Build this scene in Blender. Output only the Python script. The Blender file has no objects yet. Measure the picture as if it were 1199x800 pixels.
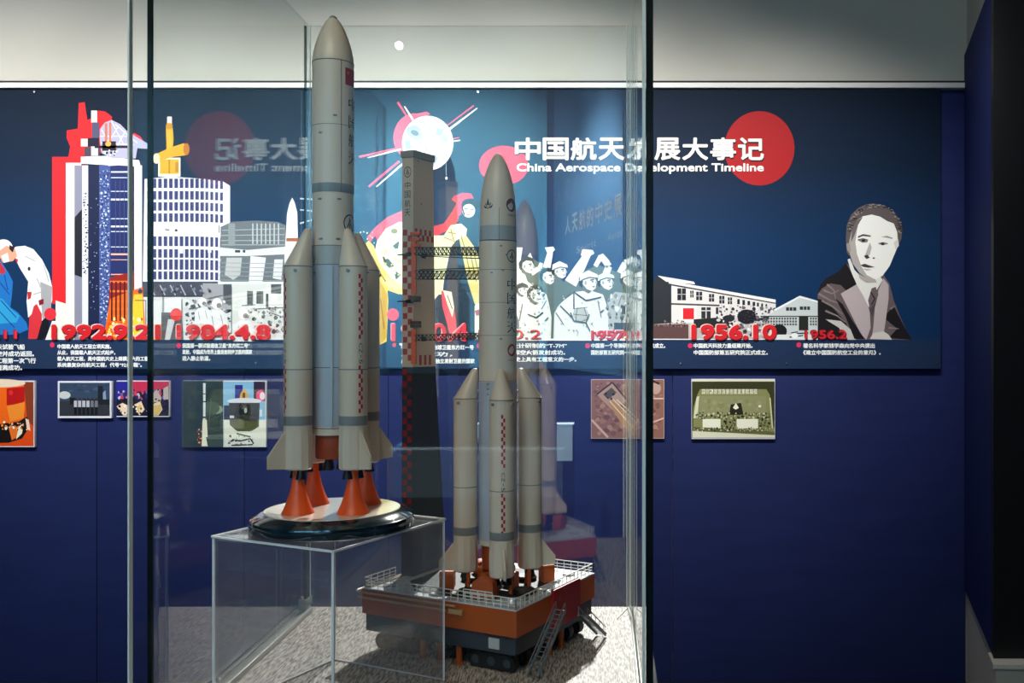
import bpy, bmesh, math, random
from mathutils import Vector, Matrix
from mathutils.geometry import tessellate_polygon
random.seed(7)
PI = math.pi
S = bpy.context.scene
COL = S.collection
EYE = 1.6
S.view_settings.view_transform = 'Standard'
S.view_settings.look = 'None'
S.view_settings.exposure = 0.0
S.view_settings.gamma = 1.0
S.view_settings.use_curve_mapping = False
try:
    S.cycles.transparent_max_bounces = 32
    S.cycles.max_bounces = 10
except Exception:
    pass

# ------------------------------------------------------------------ materials
def lin(c):
    out = []
    for v in c[:3]:
        v = v / 255.0
        out.append(v / 12.92 if v <= 0.04045 else ((v + 0.055) / 1.055) ** 2.4)
    return out

def mat(name, rgb, rough=0.5, metal=0.0, spec=0.5, noise=0.0, nscale=20.0, bump=0.0, stretch=(1, 1, 1), coat=0.0, bscale=None):
    m = bpy.data.materials.new(name)
    m.use_nodes = True
    nt = m.node_tree
    b = nt.nodes['Principled BSDF']
    c = lin(rgb)
    b.inputs['Base Color'].default_value = (*c, 1)
    b.inputs['Roughness'].default_value = rough
    b.inputs['Metallic'].default_value = metal
    b.inputs['Specular IOR Level'].default_value = spec
    b.inputs['Coat Weight'].default_value = coat
    if noise > 0 or bump > 0:
        tc = nt.nodes.new('ShaderNodeTexCoord')
        mp = nt.nodes.new('ShaderNodeMapping')
        mp.inputs['Scale'].default_value = stretch
        nt.links.new(tc.outputs['Object'], mp.inputs['Vector'])
        n = nt.nodes.new('ShaderNodeTexNoise')
        n.inputs['Scale'].default_value = nscale
        n.inputs['Detail'].default_value = 5
        nt.links.new(mp.outputs['Vector'], n.inputs['Vector'])
        if noise > 0:
            r = nt.nodes.new('ShaderNodeValToRGB')
            r.color_ramp.elements[0].position = 0.3
            r.color_ramp.elements[1].position = 0.7
            r.color_ramp.elements[0].color = (*[max(0, v * (1 - noise)) for v in c], 1)
            r.color_ramp.elements[1].color = (*[min(1, v * (1 + noise)) for v in c], 1)
            nt.links.new(n.outputs['Fac'], r.inputs['Fac'])
            nt.links.new(r.outputs['Color'], b.inputs['Base Color'])
        if bump > 0:
            bp = nt.nodes.new('ShaderNodeBump')
            bp.inputs['Strength'].default_value = bump
            bp.inputs['Distance'].default_value = 0.002
            nt.links.new(n.outputs['Fac'], bp.inputs['Height'])
            nt.links.new(bp.outputs['Normal'], b.inputs['Normal'])
    return m

def glass(name, tint=(0.975, 0.99, 0.985), r0=0.045, rough=0.0, mul=1.0, film=0.0, filmcol=(0.8, 0.8, 0.8)):
    """clear pane: transparent, with a mirror share that rises with the angle (Schlick)"""
    m = bpy.data.materials.new(name)
    m.use_nodes = True
    nt = m.node_tree
    nt.nodes.clear()
    N = nt.nodes.new
    L = nt.links.new
    geo = N('ShaderNodeNewGeometry')
    dot = N('ShaderNodeVectorMath'); dot.operation = 'DOT_PRODUCT'
    L(geo.outputs['Incoming'], dot.inputs[0]); L(geo.outputs['Normal'], dot.inputs[1])
    ab = N('ShaderNodeMath'); ab.operation = 'ABSOLUTE'; L(dot.outputs['Value'], ab.inputs[0])
    om = N('ShaderNodeMath'); om.operation = 'SUBTRACT'; om.inputs[0].default_value = 1; L(ab.outputs[0], om.inputs[1])
    pw = N('ShaderNodeMath'); pw.operation = 'POWER'; L(om.outputs[0], pw.inputs[0]); pw.inputs[1].default_value = 5
    ma = N('ShaderNodeMath'); ma.operation = 'MULTIPLY_ADD'; L(pw.outputs[0], ma.inputs[0])
    ma.inputs[1].default_value = (1 - r0) * mul; ma.inputs[2].default_value = r0
    tr = N('ShaderNodeBsdfTransparent'); tr.inputs['Color'].default_value = (*tint, 1)
    gl = N('ShaderNodeBsdfGlossy'); gl.inputs['Roughness'].default_value = rough
    mx = N('ShaderNodeMixShader')
    L(ma.outputs[0], mx.inputs[0]); L(tr.outputs[0], mx.inputs[1]); L(gl.outputs[0], mx.inputs[2])
    out = N('ShaderNodeOutputMaterial')
    if film > 0:      # a thin diffuse layer mixed over the plastic
        df = N('ShaderNodeBsdfDiffuse'); df.inputs['Color'].default_value = (*filmcol, 1)
        m2 = N('ShaderNodeMixShader'); m2.inputs[0].default_value = film
        L(mx.outputs[0], m2.inputs[1]); L(df.outputs[0], m2.inputs[2]); L(m2.outputs[0], out.inputs['Surface'])
    else:
        L(mx.outputs[0], out.inputs['Surface'])
    return m

def print_mat():
    m = bpy.data.materials.new('printed_ink')
    m.use_nodes = True
    nt = m.node_tree
    b = nt.nodes['Principled BSDF']
    a = nt.nodes.new('ShaderNodeAttribute'); a.attribute_name = 'ink'
    nt.links.new(a.outputs['Color'], b.inputs['Base Color'])
    b.inputs['Roughness'].default_value = 0.6
    b.inputs['Specular IOR Level'].default_value = 0.25
    return m
INK = print_mat()

# ------------------------------------------------------------------ objects
def link(o, parent=None):
    COL.objects.link(o)
    if parent is not None:
        o.parent = parent
    return o

def finish(bm, ang=35):
    bmesh.ops.recalc_face_normals(bm, faces=bm.faces)
    lim = math.radians(ang)
    for f in bm.faces:
        f.smooth = True
    for e in bm.edges:
        if len(e.link_faces) == 2:
            try:
                if e.calc_face_angle() > lim:
                    e.smooth = False
            except Exception:
                e.smooth = False

def obj(name, bm, m, parent=None, ang=35):
    finish(bm, ang)
    me = bpy.data.meshes.new(name)
    bm.to_mesh(me)
    bm.free()
    for x in (m if isinstance(m, (list, tuple)) else [m]):
        me.materials.append(x)
    return link(bpy.data.objects.new(name, me), parent)

def thing(name, label, cat, loc=(0, 0, 0), rz=0, group=None):
    o = bpy.data.objects.new(name, None)
    COL.objects.link(o)
    o.empty_display_size = 0.05
    o.location = loc
    o.rotation_euler = (0, 0, rz)
    return tag(o, label, cat, group)

def tag(o, label, cat, group=None):
    o['label'] = label
    o['category'] = cat
    if group:
        o['group'] = group
    return o

def struct(o):
    o['kind'] = 'structure'
    return o

def copy_tree(o, parent=None):
    c = o.copy()
    COL.objects.link(c)
    if parent is not None:
        c.parent = parent
    for ch in o.children:
        copy_tree(ch, c)
    return c

# ------------------------------------------------------------------ shapes
def B():
    return bmesh.new()

def box(bm, x0, x1, y0, y1, z0, z1, bev=0.0, mi=0, M=None):
    vs = [bm.verts.new((x, y, z)) for x in (x0, x1) for y in (y0, y1) for z in (z0, z1)]
    idx = [(0, 1, 3, 2), (4, 6, 7, 5), (0, 4, 5, 1), (2, 3, 7, 6), (0, 2, 6, 4), (1, 5, 7, 3)]
    fs = []
    for i in idx:
        f = bm.faces.new([vs[k] for k in i]); f.material_index = mi; fs.append(f)
    if bev > 0:
        es = list({e for f in fs for e in f.edges})
        r = bmesh.ops.bevel(bm, geom=es, offset=bev, segments=2, affect='EDGES', profile=0.5)
        vs = list({v for f in r['faces'] for v in f.verts} | {v for v in vs if v.is_valid})
    if M is not None:
        bmesh.ops.transform(bm, matrix=M, verts=vs)
    return vs

def lathe(bm, prof, n=32, c=(0, 0), cap0=True, cap1=True, tilt=None):
    """prof: list of (radius, z); tilt: function z -> (dx, dy)"""
    rings = []
    for r, z in prof:
        dx, dy = tilt(z) if tilt else (0, 0)
        if r <= 1e-6:
            rings.append([bm.verts.new((c[0] + dx, c[1] + dy, z))])
        else:
            rings.append([bm.verts.new((c[0] + dx + r * math.cos(2 * PI * k / n), c[1] + dy + r * math.sin(2 * PI * k / n), z)) for k in range(n)])
    for a, b in zip(rings, rings[1:]):
        for k in range(n):
            k2 = (k + 1) % n
            if len(a) == 1 and len(b) == 1:
                continue
            if len(a) == 1:
                bm.faces.new((a[0], b[k], b[k2]))
            elif len(b) == 1:
                bm.faces.new((a[k], a[k2], b[0]))
            else:
                bm.faces.new((a[k], a[k2], b[k2], b[k]))
    if cap0 and len(rings[0]) > 1:
        bm.faces.new(list(reversed(rings[0])))
    if cap1 and len(rings[-1]) > 1:
        bm.faces.new(rings[-1])

def tube(bm, p, q, r, n=8, r2=None):
    p = Vector(p); q = Vector(q)
    d = (q - p)
    if d.length < 1e-7:
        return
    d.normalize()
    a = d.orthogonal().normalized()
    b = d.cross(a)
    r2 = r if r2 is None else r2
    A = [bm.verts.new(p + (a * math.cos(2 * PI * k / n) + b * math.sin(2 * PI * k / n)) * r) for k in range(n)]
    C = [bm.verts.new(q + (a * math.cos(2 * PI * k / n) + b * math.sin(2 * PI * k / n)) * r2) for k in range(n)]
    for k in range(n):
        bm.faces.new((A[k], A[(k + 1) % n], C[(k + 1) % n], C[k]))
    bm.faces.new(list(reversed(A))); bm.faces.new(C)

def bar(bm, p, q, w, h=None):
    """square bar between two points"""
    h = h or w
    p = Vector(p); q = Vector(q)
    d = (q - p).normalized()
    up = Vector((0, 0, 1)) if abs(d.z) < 0.95 else Vector((0, 1, 0))
    a = d.cross(up).normalized() * (w / 2)
    b = a.cross(d).normalized() * (h / 2)
    A = [bm.verts.new(p + s * a + t * b) for s, t in ((-1, -1), (1, -1), (1, 1), (-1, 1))]
    C = [bm.verts.new(q + s * a + t * b) for s, t in ((-1, -1), (1, -1), (1, 1), (-1, 1))]
    for k in range(4):
        bm.faces.new((A[k], A[(k + 1) % 4], C[(k + 1) % 4], C[k]))
    bm.faces.new(list(reversed(A))); bm.faces.new(C)

def prism(bm, pts, d, mi=0):
    """pts: 3D polygon; d: extrusion vector"""
    d = Vector(d)
    A = [bm.verts.new(Vector(p)) for p in pts]
    C = [bm.verts.new(Vector(p) + d) for p in pts]
    n = len(A)
    fs = [bm.faces.new(list(reversed(A))), bm.faces.new(C)]
    for k in range(n):
        fs.append(bm.faces.new((A[k], A[(k + 1) % n], C[(k + 1) % n], C[k])))
    for f in fs:
        f.material_index = mi

# ------------------------------------------------------------------ lettering
_tc = {}
def text_geo(body, bold=0.0, res=2, shear=0.0):
    key = (body, bold, res, shear)
    if key in _tc:
        return _tc[key]
    c = bpy.data.curves.new('lettering', 'FONT')
    c.body = body
    c.resolution_u = res
    c.offset = bold
    c.shear = shear
    o = bpy.data.objects.new('lettering', c)
    COL.objects.link(o)
    bpy.context.view_layer.update()
    me = bpy.data.meshes.new_from_object(o.evaluated_get(bpy.context.evaluated_depsgraph_get()))
    vs = [(v.co.x, v.co.y) for v in me.vertices]
    fs = [tuple(p.vertices) for p in me.polygons]
    bpy.data.objects.remove(o)
    bpy.data.curves.remove(c)
    bpy.data.meshes.remove(me)
    x0 = min(v[0] for v in vs); x1 = max(v[0] for v in vs)
    y0 = min(v[1] for v in vs); y1 = max(v[1] for v in vs)
    g = ([((x - x0) / max(1e-6, x1 - x0), (y - y0) / max(1e-6, y1 - y0)) for x, y in vs], fs, (x1 - x0) / max(1e-6, y1 - y0))
    _tc[key] = g
    return g

def decal_cyl(bm, geo, r, phi, zc, w, h, rot=0, c=(0, 0), eps=0.0004):
    """wrap a flat shape (w wide, h high, centred) on a cylinder; rot=1 turns it 90 degrees"""
    vs, fs = geo[0], geo[1]
    out = []
    for u, v in vs:
        s, t = (u - 0.5) * w, (v - 0.5) * h
        if rot:
            s, t = t, -s
        a = phi + s / r
        out.append(bm.verts.new((c[0] + (r + eps) * math.cos(a), c[1] + (r + eps) * math.sin(a), zc + t)))
    for f in fs:
        try:
            bm.faces.new([out[k] for k in f])
        except ValueError:
            pass

def decal_plane(bm, geo, o, ux, uz, w, h, eps=0.0):
    o = Vector(o); ux = Vector(ux).normalized(); uz = Vector(uz).normalized()
    n = ux.cross(uz)
    out = [bm.verts.new(o + ux * (u - 0.5) * w + uz * (v - 0.5) * h + n * eps) for u, v in geo[0]]
    for f in geo[1]:
        try:
            bm.faces.new([out[k] for k in f])
        except ValueError:
            pass

def ring_geo(inner=0.84, n=32):
    vs = []; fs = []
    for k in range(n):
        a = 2 * PI * k / n
        vs.append((0.5 + 0.5 * math.cos(a), 0.5 + 0.5 * math.sin(a)))
        vs.append((0.5 + 0.5 * inner * math.cos(a), 0.5 + 0.5 * inner * math.sin(a)))
    for k in range(n):
        j = (k + 1) % n
        fs.append((2 * k, 2 * j, 2 * j + 1, 2 * k + 1))
    return vs, fs

def disc_geo(n=32):
    vs = [(0.5 + 0.5 * math.cos(2 * PI * k / n), 0.5 + 0.5 * math.sin(2 * PI * k / n)) for k in range(n)]
    return vs, [tuple(range(n))]

def poly_geo(polys):
    vs = []; fs = []
    for p in polys:
        b = len(vs)
        vs += p
        for t in tessellate_polygon([[Vector((x, y, 0)) for x, y in p]]):
            fs.append(tuple(b + k for k in t))
    return vs, fs

# arrow-shaped spacecraft mark inside a ring
ARROW = poly_geo([[(0.5, 0.93), (0.58, 0.62), (0.80, 0.22), (0.66, 0.30), (0.5, 0.62), (0.34, 0.30), (0.20, 0.22), (0.42, 0.62)],
                  [(0.47, 0.10), (0.53, 0.10), (0.55, 0.45), (0.5, 0.52), (0.45, 0.45)]])
SWOOSH = poly_geo([[(0.5, 1.0), (0.60, 0.55), (0.60, 0.35), (0.40, 0.35), (0.40, 0.55)],
                   [(0.0, 0.45), (0.12, 0.12), (0.5, 0.0), (0.88, 0.12), (1.0, 0.45), (0.80, 0.24), (0.5, 0.14), (0.20, 0.24)],
                   [(0.18, 0.55), (0.28, 0.30), (0.40, 0.25), (0.30, 0.50)], [(0.82, 0.55), (0.72, 0.30), (0.60, 0.25), (0.70, 0.50)]])

# ------------------------------------------------------------------ printed artwork
ZW = 3.9            # distance factor of the back wall
WY = ZW * 1.1
class Art:
    """flat printed artwork: coloured shapes laid one over the other, each 0.06 mm proud"""
    def __init__(s, y, step=0.00004, k=1.0):
        s.vs = []; s.fs = []; s.cs = []; s.y = y; s.n = 0; s.step = step; s.k = k
        s.dx = 0; s.dy = 0
    def P(s, x, y):
        x += s.dx; y += s.dy
        return ((x - 708) * s.scale, s.y - s.n * s.step, EYE + (400 - y) * s.scale)
    scale = ZW / 1000
    def geo(s, vs, fs, c):
        b = len(s.vs)
        s.vs += [s.P(x, y) for x, y in vs]
        col = [min(.9, v ** 1.22 * s.k) for v in lin(c)] + [1]
        for f in fs:
            s.fs.append(tuple(b + k for k in f)); s.cs.append(col)
        s.n += 1
    def poly(s, pts, c):
        fs = tessellate_polygon([[Vector((x, y, 0)) for x, y in pts]])
        s.geo(pts, [tuple(f) for f in fs], c)
    def polys(s, lst, c):
        n0 = s.n
        for pts in lst:
            fs = tessellate_polygon([[Vector((x, y, 0)) for x, y in pts]])
            s.geo(pts, [tuple(f) for f in fs], c)
            s.n += -1 + 0.08
        s.n = math.ceil(min(s.n, n0 + 12)) + 1
    def rect(s, x0, y0, x1, y1, c):
        s.geo([(x0, y0), (x1, y0), (x1, y1), (x0, y1)], [(0, 1, 2, 3)], c)
    def rects(s, lst, c):
        vs = []; fs = []
        for x0, y0, x1, y1 in lst:
            b = len(vs)
            vs += [(x0, y0), (x1, y0), (x1, y1), (x0, y1)]; fs.append((b, b + 1, b + 2, b + 3))
        s.geo(vs, fs, c)
    def ell(s, cx, cy, rx, ry, c, rot=0, n=28):
        pts = []
        for k in range(n):
            a = 2 * PI * k / n
            u, v = rx * math.cos(a), ry * math.sin(a)
            pts.append((cx + u * math.cos(rot) - v * math.sin(rot), cy + u * math.sin(rot) + v * math.cos(rot)))
        s.geo(pts, [tuple(range(n))], c)
    def line(s, pts, w, c, w2=None):
        w2 = w if w2 is None else w2
        vs = []; fs = []
        n = len(pts) - 1
        for i in range(n):
            (x0, y0), (x1, y1) = pts[i], pts[i + 1]
            L = math.hypot(x1 - x0, y1 - y0) or 1
            nx, ny = -(y1 - y0) / L, (x1 - x0) / L
            a = (w + (w2 - w) * i / n) / 2; b_ = (w + (w2 - w) * (i + 1) / n) / 2
            b = len(vs)
            vs += [(x0 + nx * a, y0 + ny * a), (x1 + nx * b_, y1 + ny * b_), (x1 - nx * b_, y1 - ny * b_), (x0 - nx * a, y0 - ny * a)]
            fs.append((b, b + 1, b + 2, b + 3))
        s.geo(vs, fs, c)
    def lines(s, segs, w, c):
        out = []
        for (x0, y0, x1, y1) in segs:
            L = math.hypot(x1 - x0, y1 - y0) or 1
            nx, ny = -(y1 - y0) / L * w / 2, (x1 - x0) / L * w / 2
            out.append([(x0 + nx, y0 + ny), (x1 + nx, y1 + ny), (x1 - nx, y1 - ny), (x0 - nx, y0 - ny)])
        s.polys(out, c)
    def specks(s, x0, y0, x1, y1, n, r0, r1, cols, ar=1.0, seed=1):
        R = random.Random(seed)
        for c in cols:
            L = []; done = []
            for _ in range(n // len(cols) * 2):
                rx = R.uniform(r0, r1); ry = rx * ar
                cx = R.uniform(x0 + rx * 1.2, x1 - rx * 1.2); cy = R.uniform(y0 + ry * 1.2, y1 - ry * 1.2)
                if len(L) >= n // len(cols) or any(abs(cx - p) < 1.2 * (rx + r_) and abs(cy - q) < 1.2 * ar * (rx + r_) for p, q, r_ in done):
                    continue
                done.append((cx, cy, rx))
                a0 = R.uniform(0, 6)
                L.append([(cx + rx * R.uniform(.6, 1.2) * math.cos(a0 + k * PI / 3), cy + ry * R.uniform(.6, 1.2) * math.sin(a0 + k * PI / 3)) for k in range(6)])
            s.polys(L, c)
    def text(s, body, x0, y0, x1, y1, c, bold=0.02, res=2, keep=False):
        """bold: stroke gain as a share of the letter height, laid down as shifted passes"""
        vs, fs, ar = text_geo(body, 0.0, res)
        b = bold * (y1 - y0)
        n0 = s.n
        sh = [(0, 0)] if b <= 0 else [(b * math.cos(k * PI / 4), b * math.sin(k * PI / 4)) for k in range(8)] if bold > .02 else [(b, 0), (-b, 0)]
        for dx, dy in sh:
            s.geo([(x0 + b + u * (x1 - x0 - 2 * b) + dx, y1 - b - v * (y1 - y0 - 2 * b) + dy) for u, v in vs], fs, c)
            s.n += -1 + 0.3
        s.n = math.ceil(s.n)
    def build(s, name, parent=None):
        me = bpy.data.meshes.new(name)
        me.from_pydata(s.vs, [], s.fs)
        at = me.attributes.new('ink', 'FLOAT_COLOR', 'FACE')
        flat = []
        for c in s.cs:
            flat += c
        at.data.foreach_set('color', flat)
        me.materials.append(INK)
        # face the room
        bm = bmesh.new(); bm.from_mesh(me)
        for f in bm.faces:
            f.normal_update()
            if f.normal.y > 0:
                f.normal_flip()
        bm.to_mesh(me); bm.free()
        return link(bpy.data.objects.new(name, me), parent)
def rebase(root, loc):
    """parts were modelled in room coordinates: move the thing's origin to its base"""
    loc = Vector(loc)
    def shift(o):
        for ch in o.children:
            if ch.type == 'MESH':
                ch.data.transform(Matrix.Translation(-loc))
            shift(ch)
    shift(root)
    root.location = loc

def X(px, z=ZW):
    return (px - 708) * z / 1000
def Z(py, z=ZW):
    return EYE + (400 - py) * z / 1000

# ================================================================== the room
NAVY = mat('navy_wall_panel', (34, 44, 92), 0.6, noise=0.10, nscale=3.0, stretch=(1, 1, 6), spec=0.15)
NAVYD = mat('dark_navy_wall', (34, 46, 98), 0.7, spec=0.1)
CREAM = mat('off_white_plaster', (200, 198, 188), 0.8, noise=0.03, nscale=2.0)
WHITE = mat('white_trim_paint', (238, 238, 235), 0.5)
DARKG = mat('shadow_gap_black', (12, 12, 14), 0.7)
FLOORM = mat('grey_floor_tile', (92, 90, 88), 0.35, noise=0.1, nscale=4)
CEILM = mat('ceiling_plaster', (120, 120, 120), 0.9)
BLACK = mat('matt_black_panel', (8, 10, 16), 0.5)

H = 3.35
bm = B(); box(bm, -5.2, 3.4, -3.2, 4.7, -0.1, 0); struct(obj('floor', bm, FLOORM))
bm = B(); box(bm, -5.2, 3.4, -3.2, 4.7, H, H + 0.1); struct(obj('ceiling', bm, CEILM))

# back wall: plaster above, navy panels below
cx = X(1134)          # corner with the right wall
bm = B(); box(bm, -5.2, 3.4, WY + 0.06, WY + 0.3, 0, H)
wb = struct(obj('wall_back', bm, CREAM))
zt = Z(104); zl = Z(97)
seams = [-300, -120, 109, 283, 453, 620, 788, 1134]
for i in range(len(seams) - 1):
    bm = B(); box(bm, X(seams[i]) + 0.0015, X(seams[i + 1]) - 0.0015, WY + 0.03, WY + 0.0605, 0, zt, 0.0015)
    p = obj('wall_panel', bm, NAVY, wb)
bm = B(); box(bm, -5.2, cx, WY - 0.02, WY + 0.06, zt, zl - 0.004, 0.002); struct(obj('trim_1', bm, WHITE))
bm = B(); box(bm, -5.2, cx, WY + 0.03, WY + 0.0598, zl - 0.003, zl + 0.018, 0.0); struct(obj('trim_2', bm, DARKG))
bm = B(); box(bm, -5.2, cx, WY + 0.01, WY + 0.029, 0, 0.034, 0.002); struct(obj('baseboard_back', bm, DARKG))

# right wall runs towards the room at a slant; navy panel on white
dirv = Vector((-297 / 1000, -1.1, 0))           # one unit of depth nearer
c0 = Vector((cx, WY, 0))
def rw(t, n=0.0, z=0.0):
    nn = Vector((dirv.y, -dirv.x, 0)).normalized()        # into the room
    p = c0 + dirv * t + nn * n
    return (p.x, p.y, z)
def slab(bm, t0, t1, n0, n1, z0, z1):
    a = [rw(t0, n0, z0), rw(t1, n0, z0), rw(t1, n1, z0), rw(t0, n1, z0)]
    prism(bm, a, (0, 0, z1 - z0))
# wall direction check: panels face -x side of the wall
bm = B(); slab(bm, -0.3, 0.80, -0.25, 0.0, 0, H); struct(obj('wall_right', bm, CREAM))
zw = EYE - 1.131
bm = B(); slab(bm, 0.0, 0.81, 0.0, 0.018, zw, EYE + 1.307); struct(obj('wall_right_panel', bm, NAVYD))
# dark partition nearer on the right, on a white plinth
q = rw(0.80, 0.03)
bm = B(); prism(bm, [rw(0.801, 0.02, zw), rw(0.86, 0.02, zw), (q[0] + 0.9, rw(0.86)[1], zw), (q[0] + 0.9, rw(0.801)[1], zw)], (0, 0, H - zw))
struct(obj('wall_partition', bm, BLACK))
bm = B()
p0 = rw(0.80, 0.045, 0); p1 = rw(0.9, 0.05, 0)
prism(bm, [rw(0.801, 0.02, 0), rw(0.90, 0.02, 0), (p0[0] + 0.85, rw(0.90)[1], 0), (p0[0] + 0.85, rw(0.801)[1], 0)], (0, 0, zw - 0.015))
prism(bm, [rw(0.801, 0.03, zw - 0.015), rw(0.92, 0.03, zw - 0.015), (p0[0] + 0.85, rw(0.92)[1], zw - 0.015), (p0[0] + 0.85, rw(0.801)[1], zw - 0.015)], (0, 0, 0.015))
struct(obj('baseboard_right', bm, mat('white_plinth_paint', (205, 202, 192), 0.6)))
bm = B(); box(bm, -5.3, -5.2, -3.2, 4.7, 0, H); struct(obj('wall_left', bm, NAVYD))
bm = B(); box(bm, 3.4, 3.5, -3.2, 4.7, 0, H); struct(obj('wall_right_far', bm, NAVYD))
bm = B(); box(bm, -5.2, 3.4, -3.3, -3.2, 0, H); wf = struct(obj('wall_front', bm, NAVY))
bm = B(); box(bm, -4.9, -0.40, -3.199, -3.175, 1.42, 3.345, .002); obj('teal_board', bm, mat('teal_board_print', (96, 178, 214), 0.7), wf)
# the slanted wall goes on behind the camera; its lettering shows mirrored in the front pane
def sw(t, n, z):       # t: units of depth behind the camera
    d = Vector((-297 / 1000, -1.1, 0)); nn = Vector((-1.1, .297, 0)).normalized()
    p = Vector((0.503, 0, 0)) + d * t + nn * n
    return Vector((p.x, p.y, z))
bm = B(); prism(bm, [sw(.95, 0, 0), sw(2.87, 0, 0), sw(2.87, -.08, 0), sw(.95, -.08, 0)], (0, 0, H)); sd = struct(obj('wall_side', bm, NAVYD))
bm = B(); prism(bm, [sw(.96, .001, 1.42), sw(2.865, .001, 1.42), sw(2.865, .003, 1.42), sw(.96, .003, 1.42)], (0, 0, H - 1.43)); obj('blue_board', bm, mat('steel_blue_board', (66, 110, 150), .7), sd)
un = (sw(0, 0, 0) - sw(1, 0, 0)).normalized(); n0 = (sw(0, 1, 0) - sw(0, 0, 0)).normalized()
LT = mat('pale_wall_lettering', (236, 240, 242), .6)
lt = thing('wall_lettering', 'large pale lettering on the slanted wall behind the camera, seen mirrored in the glass', 'lettering')
for i, ch in enumerate('天发展史中的航天人'):
    bm = B(); ge = text_geo(ch, 0)
    for dx, dz in ((0, 0), (.003, 0), (-.003, 0), (0, .003), (0, -.003)):
        decal_plane(bm, ge, sw(1.10 + i * .172, .005 + abs(dx) * .3 + abs(dz) * .5, EYE + .70 + .05 * (i / 8) + dz) + un * dx, -un * -1, (0, 0, 1), .150, .115)
    obj('letter', bm, LT, lt)
for i, wd in enumerate(('Aerospace', 'Spirit')):
    bm = B(); decal_plane(bm, text_geo(wd, 0), sw(1.4 + i * .65, .005, EYE + .56), un, (0, 0, 1), .50, .055); obj('letter', bm, LT, lt)
rebase(lt, sw(1.8, .003, EYE + .53))

# ================================================================== timeline banner
ban = thing('timeline_banner', 'long dark blue history timeline banner with white title across the back wall', 'banner')
BY = WY - 0.005
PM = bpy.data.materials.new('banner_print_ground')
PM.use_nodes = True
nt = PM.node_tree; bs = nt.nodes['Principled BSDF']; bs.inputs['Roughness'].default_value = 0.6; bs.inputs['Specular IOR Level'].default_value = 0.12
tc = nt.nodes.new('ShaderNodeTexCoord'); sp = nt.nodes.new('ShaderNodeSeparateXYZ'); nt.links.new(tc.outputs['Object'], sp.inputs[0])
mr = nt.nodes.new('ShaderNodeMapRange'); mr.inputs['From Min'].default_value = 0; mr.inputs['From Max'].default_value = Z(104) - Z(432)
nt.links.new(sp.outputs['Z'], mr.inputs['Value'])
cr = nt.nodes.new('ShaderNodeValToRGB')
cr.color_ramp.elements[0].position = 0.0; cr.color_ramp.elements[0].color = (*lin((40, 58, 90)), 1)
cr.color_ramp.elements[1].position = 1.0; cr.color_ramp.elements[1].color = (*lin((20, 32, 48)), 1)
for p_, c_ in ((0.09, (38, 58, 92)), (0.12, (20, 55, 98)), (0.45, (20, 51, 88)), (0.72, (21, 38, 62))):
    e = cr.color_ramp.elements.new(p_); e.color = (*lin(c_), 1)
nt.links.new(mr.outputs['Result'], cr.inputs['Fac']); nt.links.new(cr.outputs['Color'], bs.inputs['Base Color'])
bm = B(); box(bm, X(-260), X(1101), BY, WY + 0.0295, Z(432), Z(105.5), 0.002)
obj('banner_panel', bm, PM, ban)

def art(step=0.00004):
    return Art(BY - 0.0006, step)

# --- title
a = art()
a.ell(889, 174, 41, 43.5, (184, 28, 38), n=64)
a.build('red_disc', ban)
a = art()
a.ell(590, 194, 29, 23, (225, 45, 70), n=40)
a.build('red_disc', ban)
a = art(); a.n = 6
tt = '中国航天发展大事记'
for i, ch in enumerate(tt):
    x0 = 603 + i * 32.6
    a.text(ch, x0 + .4, 163.2, x0 + 31, 189.6, (22, 26, 36), 0.03, 3)
for i, ch in enumerate(tt):
    x0 = 603 + i * 32.6
    a.text(ch, x0, 161.5, x0 + 30.4, 188, (240, 240, 236), 0.03, 3)
a.text('China Aerospace Development Timeline', 605, 191.5, 894, 204, (240, 240, 236), 0.035, 3)
a.build('title_lettering', ban)

# --- portrait 1956.2
a = art()
JK = (118, 104, 106); JD = (30, 26, 32); JL = (196, 184, 186)
a.poly([(957, 398), (957, 345), (960, 334), (967, 326), (982, 318), (990, 308), (1000, 318), (1020, 330), (1034, 322), (1041, 332), (1046, 352), (1054, 372), (1066, 398)], JK)
a.poly([(957, 345), (960, 334), (967, 326), (982, 318), (990, 308), (996, 318), (1003, 332), (992, 342), (984, 334), (972, 332), (962, 338)], JD)
a.poly([(957, 398), (957, 350), (966, 352), (978, 364), (990, 378), (996, 396), (985, 398)], JD)
a.poly([(1034, 372), (1046, 358), (1056, 378), (1067, 398), (1040, 396), (1050, 385)], (34, 28, 36))
for p in ([(958, 344), (972, 352), (984, 356)], [(962, 352), (976, 360), (986, 368)], [(964, 340), (974, 344), (982, 340)], [(966, 364), (980, 370), (990, 378)], [(968, 333), (976, 340), (978, 350)], [(1042, 362), (1048, 358)], [(1040, 384), (1052, 385)]):
    a.line(p, 2.4, (150, 138, 138), 0.8)
a.poly([(966, 374), (984, 376), (998, 388), (1002, 398), (990, 398), (982, 384)], (206, 202, 198))
a.poly([(984, 344), (1003, 333), (1012, 344), (1018, 366), (1019, 384), (1014, 398), (1008, 392), (996, 368)], JL)
a.poly([(1022, 384), (1024, 360), (1028, 340), (1034, 326), (1040, 334), (1040, 350), (1036, 380), (1034, 392), (1020, 397)], JL)
a.poly([(978, 350), (986, 356), (998, 376), (1012, 397), (1000, 397), (990, 372)], (28, 24, 34))
a.poly([(1018, 397), (1022, 390), (1034, 388), (1040, 392), (1044, 398)], (218, 214, 206))
a.poly([(1018, 340), (1024, 338), (1028, 344), (1025, 356), (1021, 372), (1018, 364), (1016, 350)], (96, 84, 90))
a.poly([(992, 304), (995, 303), (1000, 316), (1010, 327), (1021, 330), (1029, 322), (1033, 328), (1026, 340), (1020, 352), (1017, 360), (1010, 346), (1003, 334), (996, 318)], (232, 232, 226))
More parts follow.
